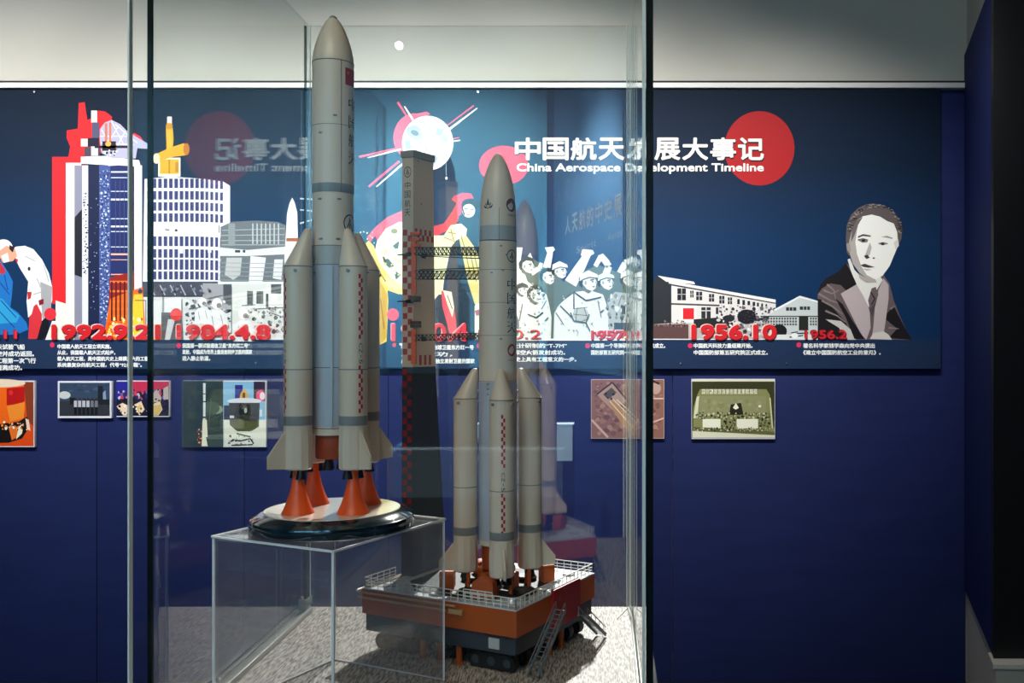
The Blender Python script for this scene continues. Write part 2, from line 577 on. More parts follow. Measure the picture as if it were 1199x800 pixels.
a.poly([(1020, 338), (1025, 336), (1028, 346), (1023, 356), (1018, 362), (1016, 352)], (122, 110, 112))
a.line([(1019, 342), (1024, 350), (1020, 357)], 1.6, (60, 50, 56))
a.poly([(991, 296), (990, 280), (991, 264), (996, 252), (1004, 244), (1014, 239.5), (1022, 238.5), (1034, 241), (1044, 247), (1052, 256), (1056, 268), (1055, 280), (1050, 290), (1046, 300), (994, 300)], (112, 103, 103))
R = random.Random(4)
L1 = []; L2 = []
for _ in range(150):
    an = R.uniform(PI * 0.98, PI * 2.02); rr = R.uniform(0.86, 0.99)
    x = 1023 + 32 * rr * math.cos(an); y = 270 + 31 * rr * math.sin(an)
    (L1 if R.random() < .5 else L2).append((x, y, x + R.uniform(1, 4), y + R.uniform(-1.5, 2.5)))
a.lines(L1, 0.7, (176, 166, 164)); a.lines(L2, 0.8, (66, 58, 60))
FC = (248, 246, 240)
a.poly([(993.5, 294), (994, 282), (997, 270), (1002, 259), (1010, 253.5), (1020, 251.5), (1030, 254), (1038, 259), (1046, 262), (1050, 272), (1051, 288), (1046, 300), (1041, 312), (1033, 323), (1024, 328), (1015, 327), (1006, 320), (998, 309)], FC)
a.poly([(993.5, 294), (994, 282), (997, 270), (1002, 259), (1006, 256), (1003, 270), (1001, 284), (1003, 298), (1008, 312), (1014, 322), (1024, 327.5), (1015, 327), (1006, 320), (998, 309)], (190, 184, 180))
a.poly([(997, 270), (1002, 259), (1010, 254), (1004, 264), (1000, 276), (996, 284)], (128, 118, 118))
a.poly([(990.5, 286), (994, 284), (996, 292), (994.5, 297), (991.5, 293)], (170, 162, 158))
a.poly([(1046, 284), (1051, 280), (1052, 288), (1048, 293)], (226, 220, 214))
a.poly([(1004, 277), (1010, 274.4), (1019, 276), (1019, 277.6), (1010, 276.6), (1004, 279)], (96, 86, 86))
a.poly([(1031, 277.8), (1038, 276.4), (1045, 279), (1044, 280), (1037, 278.4)], (170, 162, 158))
a.poly([(1003.5, 281.5), (1009, 279.4), (1016, 281.4), (1015, 284), (1009, 284.4)], (150, 142, 142))
a.ell(1010.5, 282, 2.2, 1.5, (48, 42, 46)); a.line([(1004, 281), (1010, 279.6), (1016, 281.4)], 0.8, (70, 62, 64))
a.poly([(1028, 286), (1033, 284.4), (1039, 286), (1033, 287.6)], (170, 162, 158))
a.ell(1033, 286, 2.2, 1.3, (52, 46, 50)); a.line([(1028, 285.5), (1033, 284.2), (1039, 285.6)], 0.8, (90, 82, 84))
a.poly([(1018, 284), (1020, 290), (1018, 298), (1015, 302), (1012, 300), (1015, 292)], (196, 190, 184))
a.poly([(1011, 300), (1015, 298.5), (1018, 302), (1014, 303.6)], (84, 74, 76)); a.ell(1022.5, 302.5, 1.4, 0.9, (110, 100, 100))
a.poly([(1007, 310.6), (1012, 309), (1016, 310.6), (1024, 313.2), (1016, 313.8), (1010, 312.8)], (92, 80, 82))
a.poly([(1009, 314.5), (1016, 315.2), (1020, 316), (1014, 317)], (200, 192, 186))
a.poly([(1004, 320), (1012, 325), (1024, 327), (1026, 331), (1014, 331), (1006, 326)], (188, 182, 176))
a.build('portrait_print', ban)

# --- institute building 1956.10
a = art()
a.rect(764, 376, 1000 - 40, 398, (196, 192, 190))
a.poly([(764, 330), (772, 322), (784, 328), (790, 378), (764, 380)], (52, 58, 66))
a.poly([(786, 330), (908, 352), (908, 368), (860, 380), (786, 378)], (226, 224, 222))
a.poly([(770, 323), (812, 330), (814, 333), (780, 330)], (236, 236, 236))
a.poly([(783, 329), (908, 351), (908, 354.5), (783, 332)], (238, 238, 236))
a.poly([(783, 332.2), (908, 354.7), (908, 356), (783, 334)], (70, 70, 74))
W = []
for x, w, h in ((793, 10, 14), (808, 4, 8), (815, 7, 10), (830, 6, 9), (842, 6, 9), (852, 5, 8), (863, 3, 6), (869, 3, 6), (875, 3, 5), (881, 3, 5), (886, 2.4, 4.5), (891, 2.2, 4.2), (896, 2, 4)):
    y = 332 + (x - 783) * 0.18 + 4.0
    W.append((x, y, x + w, y + h))
a.rects(W, (46, 50, 58))
a.rects([((x0 + x1) / 2 - .4, y0, (x0 + x1) / 2 + .4, y1) for x0, y0, x1, y1 in W[:6]] + [(x0, (y0 + y1) / 2 - .4, x1, (y0 + y1) / 2 + .4) for x0, y0, x1, y1 in W[:6]], (200, 200, 200))
a.poly([(786, 355), (845, 357), (845, 359), (786, 357)], (90, 90, 92))
a.rect(797, 358, 815, 377, (244, 244, 244)); a.rect(799.5, 361, 812.5, 374, (225, 48, 60))
a.rects([(821, 360, 832, 373), (838, 360, 845, 368)], (56, 60, 66)); a.rects([(826, 360, 827.2, 373), (821, 363.5, 832, 364.5), (841, 360, 842, 368)], (226, 224, 222))
a.rect(764, 380, 806, 397, (110, 84, 84)); a.specks(766, 374, 804, 384, 80, .5, 1.4, [(160, 130, 130), (60, 50, 54)], seed=3)
a.poly([(812, 374), (840, 372), (858, 378), (858, 384), (812, 384)], (44, 50, 52))
# tree in front
a.specks(838, 356, 910, 396, 260, 1.0, 3.2, [(214, 210, 214), (235, 232, 236), (60, 60, 70), (120, 116, 124)], seed=5)
a.ell(874, 371, 11, 8.5, (32, 32, 46)); a.ell(853, 373, 7, 4, (52, 52, 62))
a.specks(862, 362, 886, 380, 50, .5, 1.4, [(70, 70, 84), (24, 24, 34)], seed=8)
# hall on the right
a.poly([(907, 362), (935, 347.5), (957, 354), (957, 398), (900, 398), (900, 372)], (206, 214, 214))
a.poly([(905, 363), (936, 346.5), (957, 352.5), (957, 354.5), (936, 349), (908, 364)], (236, 240, 240))
a.rects([(920, 360, 932, 364), (936, 359, 948, 363)], (60, 66, 68)); a.rects([(923.5, 360, 924.2, 364), (927.5, 360, 928.2, 364), (940, 359, 940.7, 363), (944, 359, 944.7, 363)], (206, 214, 214))
a.rects([(890, 370, 957, 371.2), (935, 371, 946, 387)], (44, 52, 48))
a.rects([(892 + 3.2 * i, 372 + 3.4 * j, 894.2 + 3.2 * i, 374.4 + 3.4 * j) for i in range(13) for j in range(3)] + [(948 + 3 * i, 372 + 3.4 * j, 950 + 3 * i, 374.4 + 3.4 * j) for i in range(3) for j in range(3)], (96, 104, 104))
a.ell(912, 388, 9, 8, (24, 30, 32)); a.rect(903, 392, 957, 397, (226, 232, 230))
a.lines([(928, 391, 946, 390), (924, 395, 940, 393)], 1.4, (20, 26, 30)); a.ell(930, 393, 4, 3, (240, 244, 244)); a.lines([(926, 390, 934, 388.6)], 1.2, (14, 18, 22))
a.rect(764, 396.8, 957, 398, (232, 232, 232))
a.build('institute_building_print', ban)

# --- cheering crowd 1960
a = art()
CR = (236, 238, 232); CG = (112, 128, 120); CK = (52, 60, 58)
a.poly([(598, 398), (598, 300), (606, 300), (612, 306), (622, 302), (640, 312), (660, 330), (676, 322), (700, 310), (720, 318), (742, 312), (763, 310), (763, 398)], CG)
def arm(pts, w, w2):
    a.line(pts, w, CR, w2)
arm([(668, 332), (680, 312), (688, 298)], 15, 8)
arm([(706, 330), (713, 312), (704, 300), (697, 312)], 9, 5)
arm([(640, 314), (643, 302), (645, 292)], 9, 6)
arm([(604, 322), (606, 304), (608, 292)], 9, 7)
arm([(726, 320), (732, 308), (742, 303), (750, 308)], 8, 5)
arm([(622, 320), (632, 314), (634, 308)], 7, 4)
arm([(756, 330), (752, 308)], 8, 5)
a.polys([[(638, 290), (648, 289), (650, 293), (642, 299)], [(682, 292), (694, 293), (696, 297), (686, 303), (680, 299)], [(700, 300), (706, 297), (714, 306), (708, 309)], [(604, 290), (612, 290), (611, 298), (605, 298)], [(617, 302), (621, 296), (624, 303)]], CR)
def head(x, y, r, capc=None, dark=True):
    if dark:
        a.poly([(x - r * 1.25, y + r * .3), (x - r * 1.3, y - r * .5), (x - r * .8, y - r * 1.25), (x, y - r * 1.45), (x + r * .8, y - r * 1.15), (x + r * .95, y - r * .5), (x, y), (x - r * .7, y + r * .9)], CK)
    a.poly([(x - r * .75, y - r * .5), (x - r * .2, y - r * .85), (x + r * .6, y - r * .75), (x + r * .85, y - r * .2), (x + r * 1.05, y + r * .15), (x + r * .82, y + r * .3), (x + r * .8, y + r * .7), (x + r * .35, y + r * 1.05), (x - r * .3, y + r * .8), (x - r * .8, y + r * .2)], CR)
    if capc:
        a.poly([(x - r * 1.2, y - r * .2), (x - r * 1.1, y - r * 1.0), (x - r * .1, y - r * 1.5), (x + r, y - r * 1.0), (x + r * 1.15, y - r * .5), (x, y - r * .6)], capc)
        a.line([(x - r * .9, y - r * .3), (x, y - r * .62), (x + r * 1.15, y - r * .5)], r * .16, (96, 104, 100))
    a.line([(x + r * .12, y - r * .28), (x + r * .6, y - r * .36)], r * .16, CK)
    a.ell(x + r * .42, y - r * .1, r * .14, r * .09, (30, 34, 34), n=8)
    a.poly([(x + r * .3, y + r * .5), (x + r * .72, y + r * .42), (x + r * .6, y + r * .62)], CK)
    a.line([(x + r * .72, y - r * .1), (x + r * .98, y + r * .14), (x + r * .8, y + r * .2)], r * .09, (130, 132, 128))
    a.ell(x - r * .45, y + r * .05, r * .16, r * .26, (178, 180, 176), n=10)
    a.poly([(x - r * .8, y + r * .2), (x - r * .3, y + r * .8), (x + r * .3, y + r * 1.05), (x - r * .1, y + r * 1.35), (x - r * .9, y + r * .9)], (120, 126, 120))
# bodies then heads, back to front
a.polys([[(598, 398), (598, 312), (610, 308), (618, 330), (640, 345), (646, 366), (645, 398)], [(646, 398), (648, 364), (660, 352), (674, 342), (690, 340), (706, 345), (712, 362), (713, 392), (700, 398)]], CR)
head(618, 312, 8); head(642, 325, 8); head(656, 318, 8, CR); head(628, 346, 8.5, None); head(612, 340, 6, CK)
head(690, 331, 9.5, CR); head(710, 331, 8.5, (228, 230, 226)); head(736, 328, 8, CR); head(750, 325, 7.5); head(757, 338, 6)
a.poly([(714, 398), (711, 352), (720, 342), (738, 344), (752, 350), (763, 348), (763, 398)], (190, 194, 190))
a.specks(708, 342, 762, 388, 120, 1.2, 3.6, [(235, 236, 232), (76, 84, 84), (150, 154, 152)], ar=1.4, seed=11)
a.specks(617, 330, 640, 352, 26, .8, 2.2, [(90, 100, 96), (180, 184, 180)], seed=12)
a.poly([(640, 340), (646, 372), (646, 392), (645, 398), (648, 398), (649, 366), (656, 354), (668, 344), (660, 338)], CG)
a.specks(650, 346, 712, 394, 36, .5, 1.5, [(206, 208, 204), (176, 180, 176)], seed=13); a.specks(604, 352, 644, 394, 24, .5, 1.4, [(206, 208, 204), (170, 174, 170)], seed=14)
a.lines([(651, 366, 660, 380), (700, 352, 704, 372), (612, 356, 608, 376), (640, 352, 634, 362), (728, 346, 724, 358), (744, 350, 748, 362)], 1.0, (120, 126, 122))
a.line([(668, 366), (672, 376), (686, 378), (690, 368)], 1.6, (110, 116, 110)); a.ell(680, 368, 9, 8, (196, 198, 192)); a.lines([(672, 362, 688, 360), (671, 368, 690, 370), (676, 360, 674, 376), (684, 360, 688, 374)], .8, (110, 116, 110))
a.lines([(672, 342, 672, 362), (672, 342, 686, 352), (686, 352, 704, 348), (686, 378, 692, 390), (618, 368, 628, 372), (628, 372, 636, 366), (656, 358, 670, 372), (703, 366, 707, 363), (638, 376, 642, 372)], 1.3, CK)
a.ell(603, 382, 5, 14, (120, 128, 140))
a.rects([(728, 358, 732, 368), (719, 378, 752, 388)], (70, 78, 80)); a.lines([(728 + 5 * i, 374, 728 + 5 * i, 390) for i in range(5)], 1.0, (48, 54, 58))
a.poly([(694, 389), (718, 386), (735, 388), (736, 396), (722, 397.4), (700, 396)], (222, 70, 66))
a.rect(598, 396.6, 763, 399, (244, 244, 242))
a.build('cheering_crowd_print', ban)

# --- woman in yellow and gold statue group 1970
a = art()
YL = (238, 214, 90); YW = (250, 244, 196); YD = (176, 132, 30)
a.poly([(430, 278), (440, 266), (455, 254), (476, 245), (492, 240), (492, 256), (470, 260), (450, 272), (443, 284), (440, 276), (434, 284)], (232, 92, 112))
a.poly([(506, 266), (520, 262), (530, 248), (535, 238), (529, 234), (532, 230), (542, 226), (552, 227), (555, 233), (550, 238), (542, 240), (540, 252), (532, 266), (516, 274), (506, 278)], (236, 72, 92))
a.poly([(438, 300), (442, 282), (452, 268), (468, 260), (492, 262), (492, 340), (470, 345), (452, 330)], YW)
a.poly([(424, 290), (432, 282), (438, 288), (444, 308), (456, 324), (474, 338), (468, 345), (454, 340), (455, 352), (453, 400), (447, 403), (442, 400), (440, 350), (428, 312)], YL)
a.poly([(426, 330), (446, 330), (454, 345), (453, 395), (446, 404), (440, 402), (436, 350)], (216, 178, 50))
a.poly([(450, 322), (472, 336), (466, 342), (448, 332)], (250, 236, 150))
a.lines([(432, 292, 440, 312), (440, 312, 452, 330), (446, 350, 450, 385), (443, 350, 444, 390), (436, 300, 446, 320)], 1.6, YD)
a.ell(462, 271, 4, 3, (150, 140, 60)); a.polys([[(460, 288), (468, 282), (466, 296)], [(448, 300), (456, 304), (462, 312), (456, 314), (450, 308)], [(461, 316), (470, 322), (464, 328)]], (86, 88, 60))
a.specks(446, 290, 476, 325, 40, .8, 2.4, [(206, 196, 120), (252, 248, 214)], seed=21)
a.poly([(526, 398), (522, 360), (528, 300), (534, 268), (538, 252), (560, 250), (566, 270), (570, 300), (572, 360), (566, 398)], (40, 62, 80))
a.ell(551, 240, 10.5, 7.5, (34, 42, 44)); a.ell(549, 247, 7.5, 8, (236, 230, 220)); a.line([(544, 245), (548, 244.6)], .9, CK); a.line([(551, 246), (555, 245.6)], .9, CK); a.line([(547, 252), (551, 252)], .9, (170, 70, 70)); a.line([(541, 242), (544, 252)], 1.6, (34, 42, 44))
a.poly([(506, 276), (520, 276), (528, 264), (540, 262), (547, 268), (546, 276), (534, 282), (528, 290), (520, 330), (516, 366), (506, 360)], YW)
a.poly([(538, 280), (546, 276), (556, 290), (562, 306), (565, 330), (566, 366), (556, 356), (548, 330), (544, 310)], (226, 210, 128))
a.lines([(520, 278, 530, 282), (524, 272, 534, 274), (528, 268, 532, 284), (544, 290, 552, 326), (549, 288, 558, 330), (554, 292, 562, 326), (540, 276, 546, 296)], 1.3, (160, 140, 60))
a.poly([(506, 398), (506, 355), (514, 345), (530, 344), (532, 360), (524, 398)], (38, 62, 82))
a.poly([(517, 340), (524, 345), (530, 352), (534, 374), (536, 398), (528, 398), (524, 380), (518, 358)], (236, 90, 110))
a.poly([(519, 340), (529, 342), (532, 360), (530, 372), (524, 356)], (248, 240, 214))
a.lines([(524, 346, 530, 362)], 1.2, (120, 100, 60))
a.poly([(556, 358), (564, 352), (570, 352), (574, 398), (556, 398)], (240, 238, 214)); a.poly([(556, 364), (572, 360), (572, 366), (558, 370)], (186, 96, 100))
a.ell(460.5, 368.5, 7, 7.3, (240, 84, 98))
a.ell(462, 404, 2.2, 2.6, (226, 76, 110)); a.poly([(468, 402), (475, 402), (475, 406), (468, 404)], (244, 244, 240))
a.specks(420, 270, 440, 300, 20, .5, 1.1, [(248, 238, 160)], seed=30)
a.build('space_heroes_print', ban)

# --- first satellite
a = art()
PK = (238, 96, 124); SW = (246, 246, 248)
a.ell(484, 160, 23, 27, PK, 0.2)
a.poly([(486, 134), (500, 131), (504, 134), (494, 138)], PK)
a.line([(421, 184), (465, 174)], 2.6, PK, 1.8); a.line([(432, 219), (468, 189)], 2.4, PK, 2.6); a.line([(466, 120), (477, 137)], 2.6, PK, 1.6); a.line([(523, 148), (555, 124)], 1.0, PK, 1.8)
a.line([(431, 185), (470, 175)], 1.0, SW, 2.2); a.line([(441, 219), (472, 192)], 1.2, SW, 2.4); a.line([(474, 125), (484, 141)], 1.4, SW, 2.4); a.line([(526, 152), (559, 127)], 2.8, SW, 1.2)
a.line([(530, 163), (538, 161.4)], 1.0, PK); a.line([(530, 166), (539, 164.6)], 1.3, SW)
a.ell(501, 168, 30, 32, SW, n=40)
RR = random.Random(3)
ls = []
for _ in range(46):
    an = RR.uniform(0, 6.28); r = 27 * math.sqrt(RR.random()); x = 501 + r * math.cos(an) * .95; y = 168 + r * math.sin(an)
    ls.append((x, y, x + RR.uniform(-4, 4), y + RR.uniform(-4, 4)))
a.lines(ls, 1.0, (140, 150, 166))
a.polys([[(476, 150), (486, 146), (494, 152), (488, 160), (478, 160)], [(498, 186), (508, 180), (516, 188), (508, 196)], [(512, 150), (520, 152), (518, 160), (510, 158)], [(474, 166), (480, 164), (482, 174), (476, 176)]], (176, 184, 196))
a.ell(487, 158, 9, 6, (186, 192, 202), 0.4); a.ell(486, 156, 5, 3, (130, 140, 152), 0.4)
a.poly([(515, 180), (526, 172), (524, 186), (517, 196), (507, 196), (512, 188)], (206, 208, 216))
a.poly([(516, 158), (524, 160), (526, 168), (518, 166)], (188, 194, 202)); a.line([(478, 168), (490, 178), (506, 174)], 1.0, (170, 176, 184))
a.lines([(522.5, 190, 522.8, 206)], .6, (160, 190, 220)); a.ell(523, 209, 1.3, 1.6, SW)
a.build('first_satellite_print', ban)

# --- satellites in the assembly hall 1984
a = art()
WH = (240, 240, 244)
a.rect(158, 345, 340, 398, (226, 226, 226))
a.rect(158, 331, 268, 348, (92, 90, 104)); a.lines([(176 + 12 * i, 334, 182 + 12 * i, 346) for i in range(6)], 1.6, (190, 188, 198)); a.lines([(158, 346.6, 250, 346.6)], 1.0, (60, 60, 70))
a.rect(238, 332, 274, 362, (178, 178, 182)); a.rect(262, 332, 272, 356, (90, 92, 98))
a.poly([(170, 210), (200, 207), (240, 210), (262, 213), (270, 218), (270, 330), (168, 330)], WH)
rw_ = []
for i in range(15):
    x0 = 173 + i * 6.55 * (1 - i * 0.005); w = 4.2 if i < 11 else 3.4
    dy = 0.02 * max(0, i - 7) ** 2 * 3
    for (y0, y1) in ((209.5, 220.5), (224, 234), (237, 247), (250, 260), (277, 288.5), (292, 302), (304, 316), (318, 327.5)):
        rw_.append((x0, y0 + dy * .6, x0 + w, y1 + dy * .4))
a.rects(rw_, (72, 74, 128))
a.rects([(174, 292, 178, 297), (211, 291, 215, 297), (244, 292, 248, 296)], WH)
a.lines([(194, 269, 199, 269.6)], 1.2, (30, 30, 36)); a.ell(207, 270, 1.6, 1.5, (40, 40, 44)); a.lines([(257, 264, 257, 273)], .8, (50, 50, 56))
# golden antenna
a.rect(186, 185, 212, 207, (248, 246, 226)); a.rect(188, 187, 210, 204, (232, 190, 40)); a.rects([(198, 187, 200, 204), (206, 190, 210, 202)], (206, 150, 20))
a.poly([(195, 150), (203, 150), (204, 162), (203, 176), (209, 174), (196, 186)], (226, 178, 30)); a.rects([(196.5, 137, 202, 148)], (236, 232, 224)); a.ell(199, 148, 4, 3.6, (214, 160, 40)); a.poly([(196, 152), (203, 152), (202, 178), (197, 180)], (238, 196, 50))
a.poly([(181, 182), (198, 174), (216, 168), (221, 174), (219, 182), (204, 184), (184, 190)], (236, 186, 30)); a.ell(219, 175, 3.6, 7, (196, 130, 30)); a.ell(184, 186, 4, 6, (244, 236, 200))
# drum satellite
a.poly([(259, 266), (272, 260), (300, 258.5), (326, 260), (335, 264), (335, 330), (259, 332)], (128, 134, 138))
a.poly([(258, 290), (290, 293), (335, 289), (335, 298), (290, 300), (258, 300)], (232, 234, 232))
a.lines([(260, 276, 334, 275), (260, 282, 334, 282), (261, 270, 334, 268), (260, 287, 334, 287)], .8, (190, 196, 198))
a.rects([(296 + 5 * i, 262, 297.4 + 5 * i, 286) for i in range(7)], (206, 210, 210)); a.rects([(268, 262, 276, 288)], (160, 166, 168))
a.poly([(266, 302), (284, 302), (282, 322), (274, 328), (264, 322)], (206, 206, 206)); a.poly([(294, 300), (312, 302), (308, 330), (292, 330)], (236, 236, 236)); a.poly([(322, 304), (332, 304), (330, 328), (320, 326)], (232, 232, 232))
a.lines([(256, 308 + 5 * i, 334, 309 + 5 * i) for i in range(5)], .7, (170, 174, 176))
a.rects([(276, 293, 282, 296), (285, 293, 288, 296)], (70, 74, 78)); a.rects([(256, 330, 336, 333)], (236, 238, 238))
# machines and technicians
a.rect(272, 333, 338, 398, (230, 230, 228)); a.rects([(290, 341, 297, 358), (301, 341, 309, 356), (318, 333, 330, 344), (312, 344, 315, 362)], (92, 98, 98))
a.specks(216, 350, 272, 394, 130, 1.0, 3.4, [(236, 236, 238), (86, 88, 96), (160, 160, 166), (40, 42, 48)], seed=40)
a.specks(280, 358, 338, 396, 110, 1.0, 3.0, [(120, 124, 124), (214, 214, 212), (70, 72, 74), (170, 170, 170)], seed=41)
def tech(x, y, s):
    a.poly([(x - 12 * s, y + 32 * s), (x - 11 * s, y + 14 * s), (x - 5 * s, y + 7 * s), (x + 6 * s, y + 7 * s), (x + 12 * s, y + 14 * s), (x + 13 * s, y + 32 * s)], (238, 238, 240))
    a.ell(x, y, 6 * s, 6.6 * s, (244, 244, 244)); a.ell(x + 2.4 * s, y + 2 * s, 3 * s, 3 * s, (150, 140, 136))
    a.lines([(x - 6 * s, y + 14 * s, x - 4 * s, y + 26 * s), (x + 4 * s, y + 12 * s, x + 7 * s, y + 24 * s)], .9 * s, (150, 152, 160))
tech(238, 354, .8); tech(255, 356, 1.0); tech(286, 368, 1.0)
a.rects([(172, 352, 190, 392), (194, 350, 214, 366)], (236, 236, 238)); a.poly([(190, 366), (214, 366), (216, 398), (190, 398)], (96, 98, 104)); a.poly([(198, 374), (206, 374), (200, 398), (194, 398)], (214, 214, 216))
a.lines([(159, 352, 172, 352), (172, 352, 172, 396), (192, 348, 192, 372), (214, 350, 214, 396), (272, 336, 272, 394), (222, 362, 236, 360), (244, 350, 262, 346), (300, 362, 336, 360), (284, 358, 300, 357), (316, 366, 334, 372)], 1.1, (110, 112, 118))
a.specks(160, 334, 250, 346, 26, 1, 3, [(150, 148, 160), (70, 68, 82)], seed=42)
a.ell(207.5, 368.5, 7, 7.3, (234, 66, 62))
a.rect(158, 380, 190, 398, (244, 150, 30)); a.poly([(158, 398), (158, 372), (166, 380), (172, 392), (186, 398)], (252, 214, 40))
# white launch vehicle at the right
a.poly([(334, 398), (334, 300), (337, 250), (340, 238), (343, 232), (346, 238), (349, 250), (350, 300), (356, 330), (360, 398)], (244, 244, 244))
a.rects([(336, 279, 350, 283)], (190, 110, 50)); a.lines([(352, 233, 372, 234), (352, 246, 372, 248), (352, 262, 372, 256)], 1.6, (222, 228, 236))
a.build('assembly_hall_print', ban)

# --- launch tower 1992
a = art()
RD = (232, 48, 58)
a.poly([(62, 398), (62, 184), (81, 184), (83, 172), (79, 162), (79, 153), (92, 151), (93, 121), (100, 120), (103, 141), (110, 138), (116, 130), (124, 131), (132, 137), (128, 160), (112, 192), (79, 194), (79, 356), (62, 356)], RD)
a.poly([(152, 160), (158, 156), (165, 160), (170, 168), (160, 172)], RD)
a.rect(78, 191, 96, 398, (240, 238, 232))
a.poly([(66, 398), (66, 352), (79, 356), (100, 356), (100, 398)], (244, 240, 228))
a.rects([(88, 194, 97, 398)], (150, 152, 170)); a.rects([(97, 194, 104, 398)], (226, 230, 240)); a.rects([(104, 194, 117, 398)], (28, 44, 84)); a.rects([(117, 194, 130, 398)], (84, 104, 160)); a.rects([(130, 194, 152, 398)], (42, 58, 116)); a.rects([(152, 194, 158, 398)], (60, 50, 90)); a.rects([(158, 194, 167, 398)], (240, 238, 240))
a.poly([(88, 255), (97, 245), (97, 325), (88, 322)], (40, 44, 60)); a.specks(97, 225, 105, 322, 90, .5, 1.6, [(250, 250, 255), (24, 28, 40), (120, 130, 160)], seed=50)
a.specks(117, 198, 130, 380, 420, .5, 1.7, [(30, 44, 92), (140, 164, 216), (206, 220, 246), (60, 80, 140)], seed=51)
a.specks(105, 230, 117, 370, 26, .4, 1.0, [(160, 180, 220)], seed=52)
a.rects([(131, y, 152, y + h) for y, h in ((201, 1.6), (208, .9), (224, .9), (233, 2), (256, .9), (264.5, 2), (271, .9), (289, .9))], (226, 232, 246))
a.rects([(131, y, 152, y + h) for y, h in ((297, 2), (304, .9), (321, 1.2))], (250, 190, 176))
a.rects([(136 + 5 * i, 212, 137 + 5 * i, 296) for i in range(3)], (70, 86, 140))
a.poly([(130, 325), (158, 318), (158, 398), (126, 398)], (160, 44, 34))
a.poly([(130, 350), (168, 336), (172, 398), (122, 398)], (236, 120, 24))
a.rects([(130, y, 152, y + 2.4) for y in (329, 340, 352, 361, 369)], (250, 130, 60)); a.rects([(131 + 5 * i, 330, 133 + 5 * i, 376) for i in range(4)], (94, 24, 40))
a.poly([(158, 345), (168, 345), (170, 398), (150, 398)], (252, 206, 60)); a.specks(126, 370, 170, 396, 60, 1, 3, [(252, 220, 90), (236, 90, 20), (255, 244, 190)], seed=53)
# white structure on top
a.poly([(96, 184), (128, 183), (128, 194), (96, 192)], (242, 240, 240)); a.poly([(128, 184), (164, 188), (166, 196), (140, 194), (128, 195)], (226, 224, 234))
a.poly([(118, 152), (124, 144), (132, 141), (142, 146), (150, 154), (166, 164), (178, 171), (176, 175), (162, 174), (160, 186), (134, 186), (120, 180), (118, 165)], (182, 182, 204))
a.lines([(120, 152, 134, 178), (132, 143, 146, 170), (136, 146, 162, 168), (118, 160, 150, 160), (120, 168, 158, 170), (140, 148, 122, 178), (148, 154, 134, 180)], .9, (232, 232, 244))
a.rects([(108, 130, 115, 144)], (214, 218, 224)); a.rects([(109.5, 126, 114, 130)], (20, 24, 40)); a.rects([(109, 144, 117, 162)], (96, 100, 130)); a.rects([(96, 163, 104, 172)], (226, 220, 210)); a.rects([(104, 162, 117, 172)], (34, 32, 66)); a.rects([(100, 173, 118, 183)], (90, 84, 100)); a.rects([(108, 172, 116, 183)], (220, 214, 214))
a.rects([(124, 145, 127, 168), (129, 144, 131.6, 168)], (206, 130, 110)); a.rects([(121, 166, 137, 177), (112, 171, 156, 174)], (50, 40, 60)); a.ell(128, 169, 3.4, 3, (236, 180, 90)); a.specks(120, 174, 140, 184, 24, .8, 2, [(250, 246, 240), (40, 36, 50)], seed=54)
a.build('launch_tower_print', ban)

# --- technicians 1999
a = art()
a.poly([(-14, 300), (0, 303), (10, 318), (16, 330), (15, 345), (13, 360), (22, 366), (32, 378), (34, 386), (20, 392), (-14, 392)], (40, 130, 200))
a.poly([(-14, 346), (4, 350), (14, 362), (24, 370), (20, 378), (-14, 380)], (60, 170, 216)); a.polys([[(0, 305), (8, 318), (4, 322), (-6, 316)]], (200, 60, 80))
a.lines([(0, 330, 12, 345), (2, 352, 20, 372), (-4, 360, 18, 384), (6, 322, 10, 340)], 1.2, (20, 84, 160))
a.poly([(14, 292), (20, 289), (30, 288), (40, 292), (50, 304), (58, 320), (62, 336), (62, 352), (56, 372), (50, 376), (44, 356), (36, 364), (32, 354), (34, 330), (24, 314)], (238, 238, 238))
a.poly([(48, 330), (62, 336), (60, 372), (52, 384), (50, 366)], (176, 178, 182)); a.lines([(44, 326, 50, 340), (52, 310, 58, 330), (30, 300, 42, 306), (40, 345, 50, 342)], 1.2, (186, 188, 194)); a.ell(35, 315, 1.6, 2.4, (60, 60, 66))
a.ell(5, 291, 11, 10.5, (242, 242, 242)); a.poly([(-2, 296), (8, 288), (18, 290), (21, 300), (16, 306), (4, 308)], (226, 176, 150)); a.poly([(2, 300), (10, 296), (12, 306), (6, 308)], (240, 240, 240)); a.poly([(12, 287), (18, 290), (16, 296), (12, 292)], (60, 40, 36)); a.poly([(18, 302), (22, 304), (21, 309)], (200, 50, 60))
a.poly([(33, 342), (38, 342), (36, 356), (34, 362)], (200, 60, 60))
a.poly([(36, 362), (44, 356), (50, 368), (50, 384), (44, 397), (34, 397)], (218, 66, 76)); a.poly([(50, 376), (58, 368), (58, 390), (50, 398), (44, 398)], (22, 24, 40)); a.poly([(46, 352), (52, 350), (52, 356), (47, 358)], (150, 30, 50))
a.poly([(32, 352), (44, 346), (38, 368), (34, 372)], (238, 240, 246)); a.poly([(54, 398), (62, 376), (68, 376), (72, 398)], (244, 240, 228))
a.ell(59.8, 368, 7, 7.2, (230, 62, 78))
a.build('technicians_print', ban)

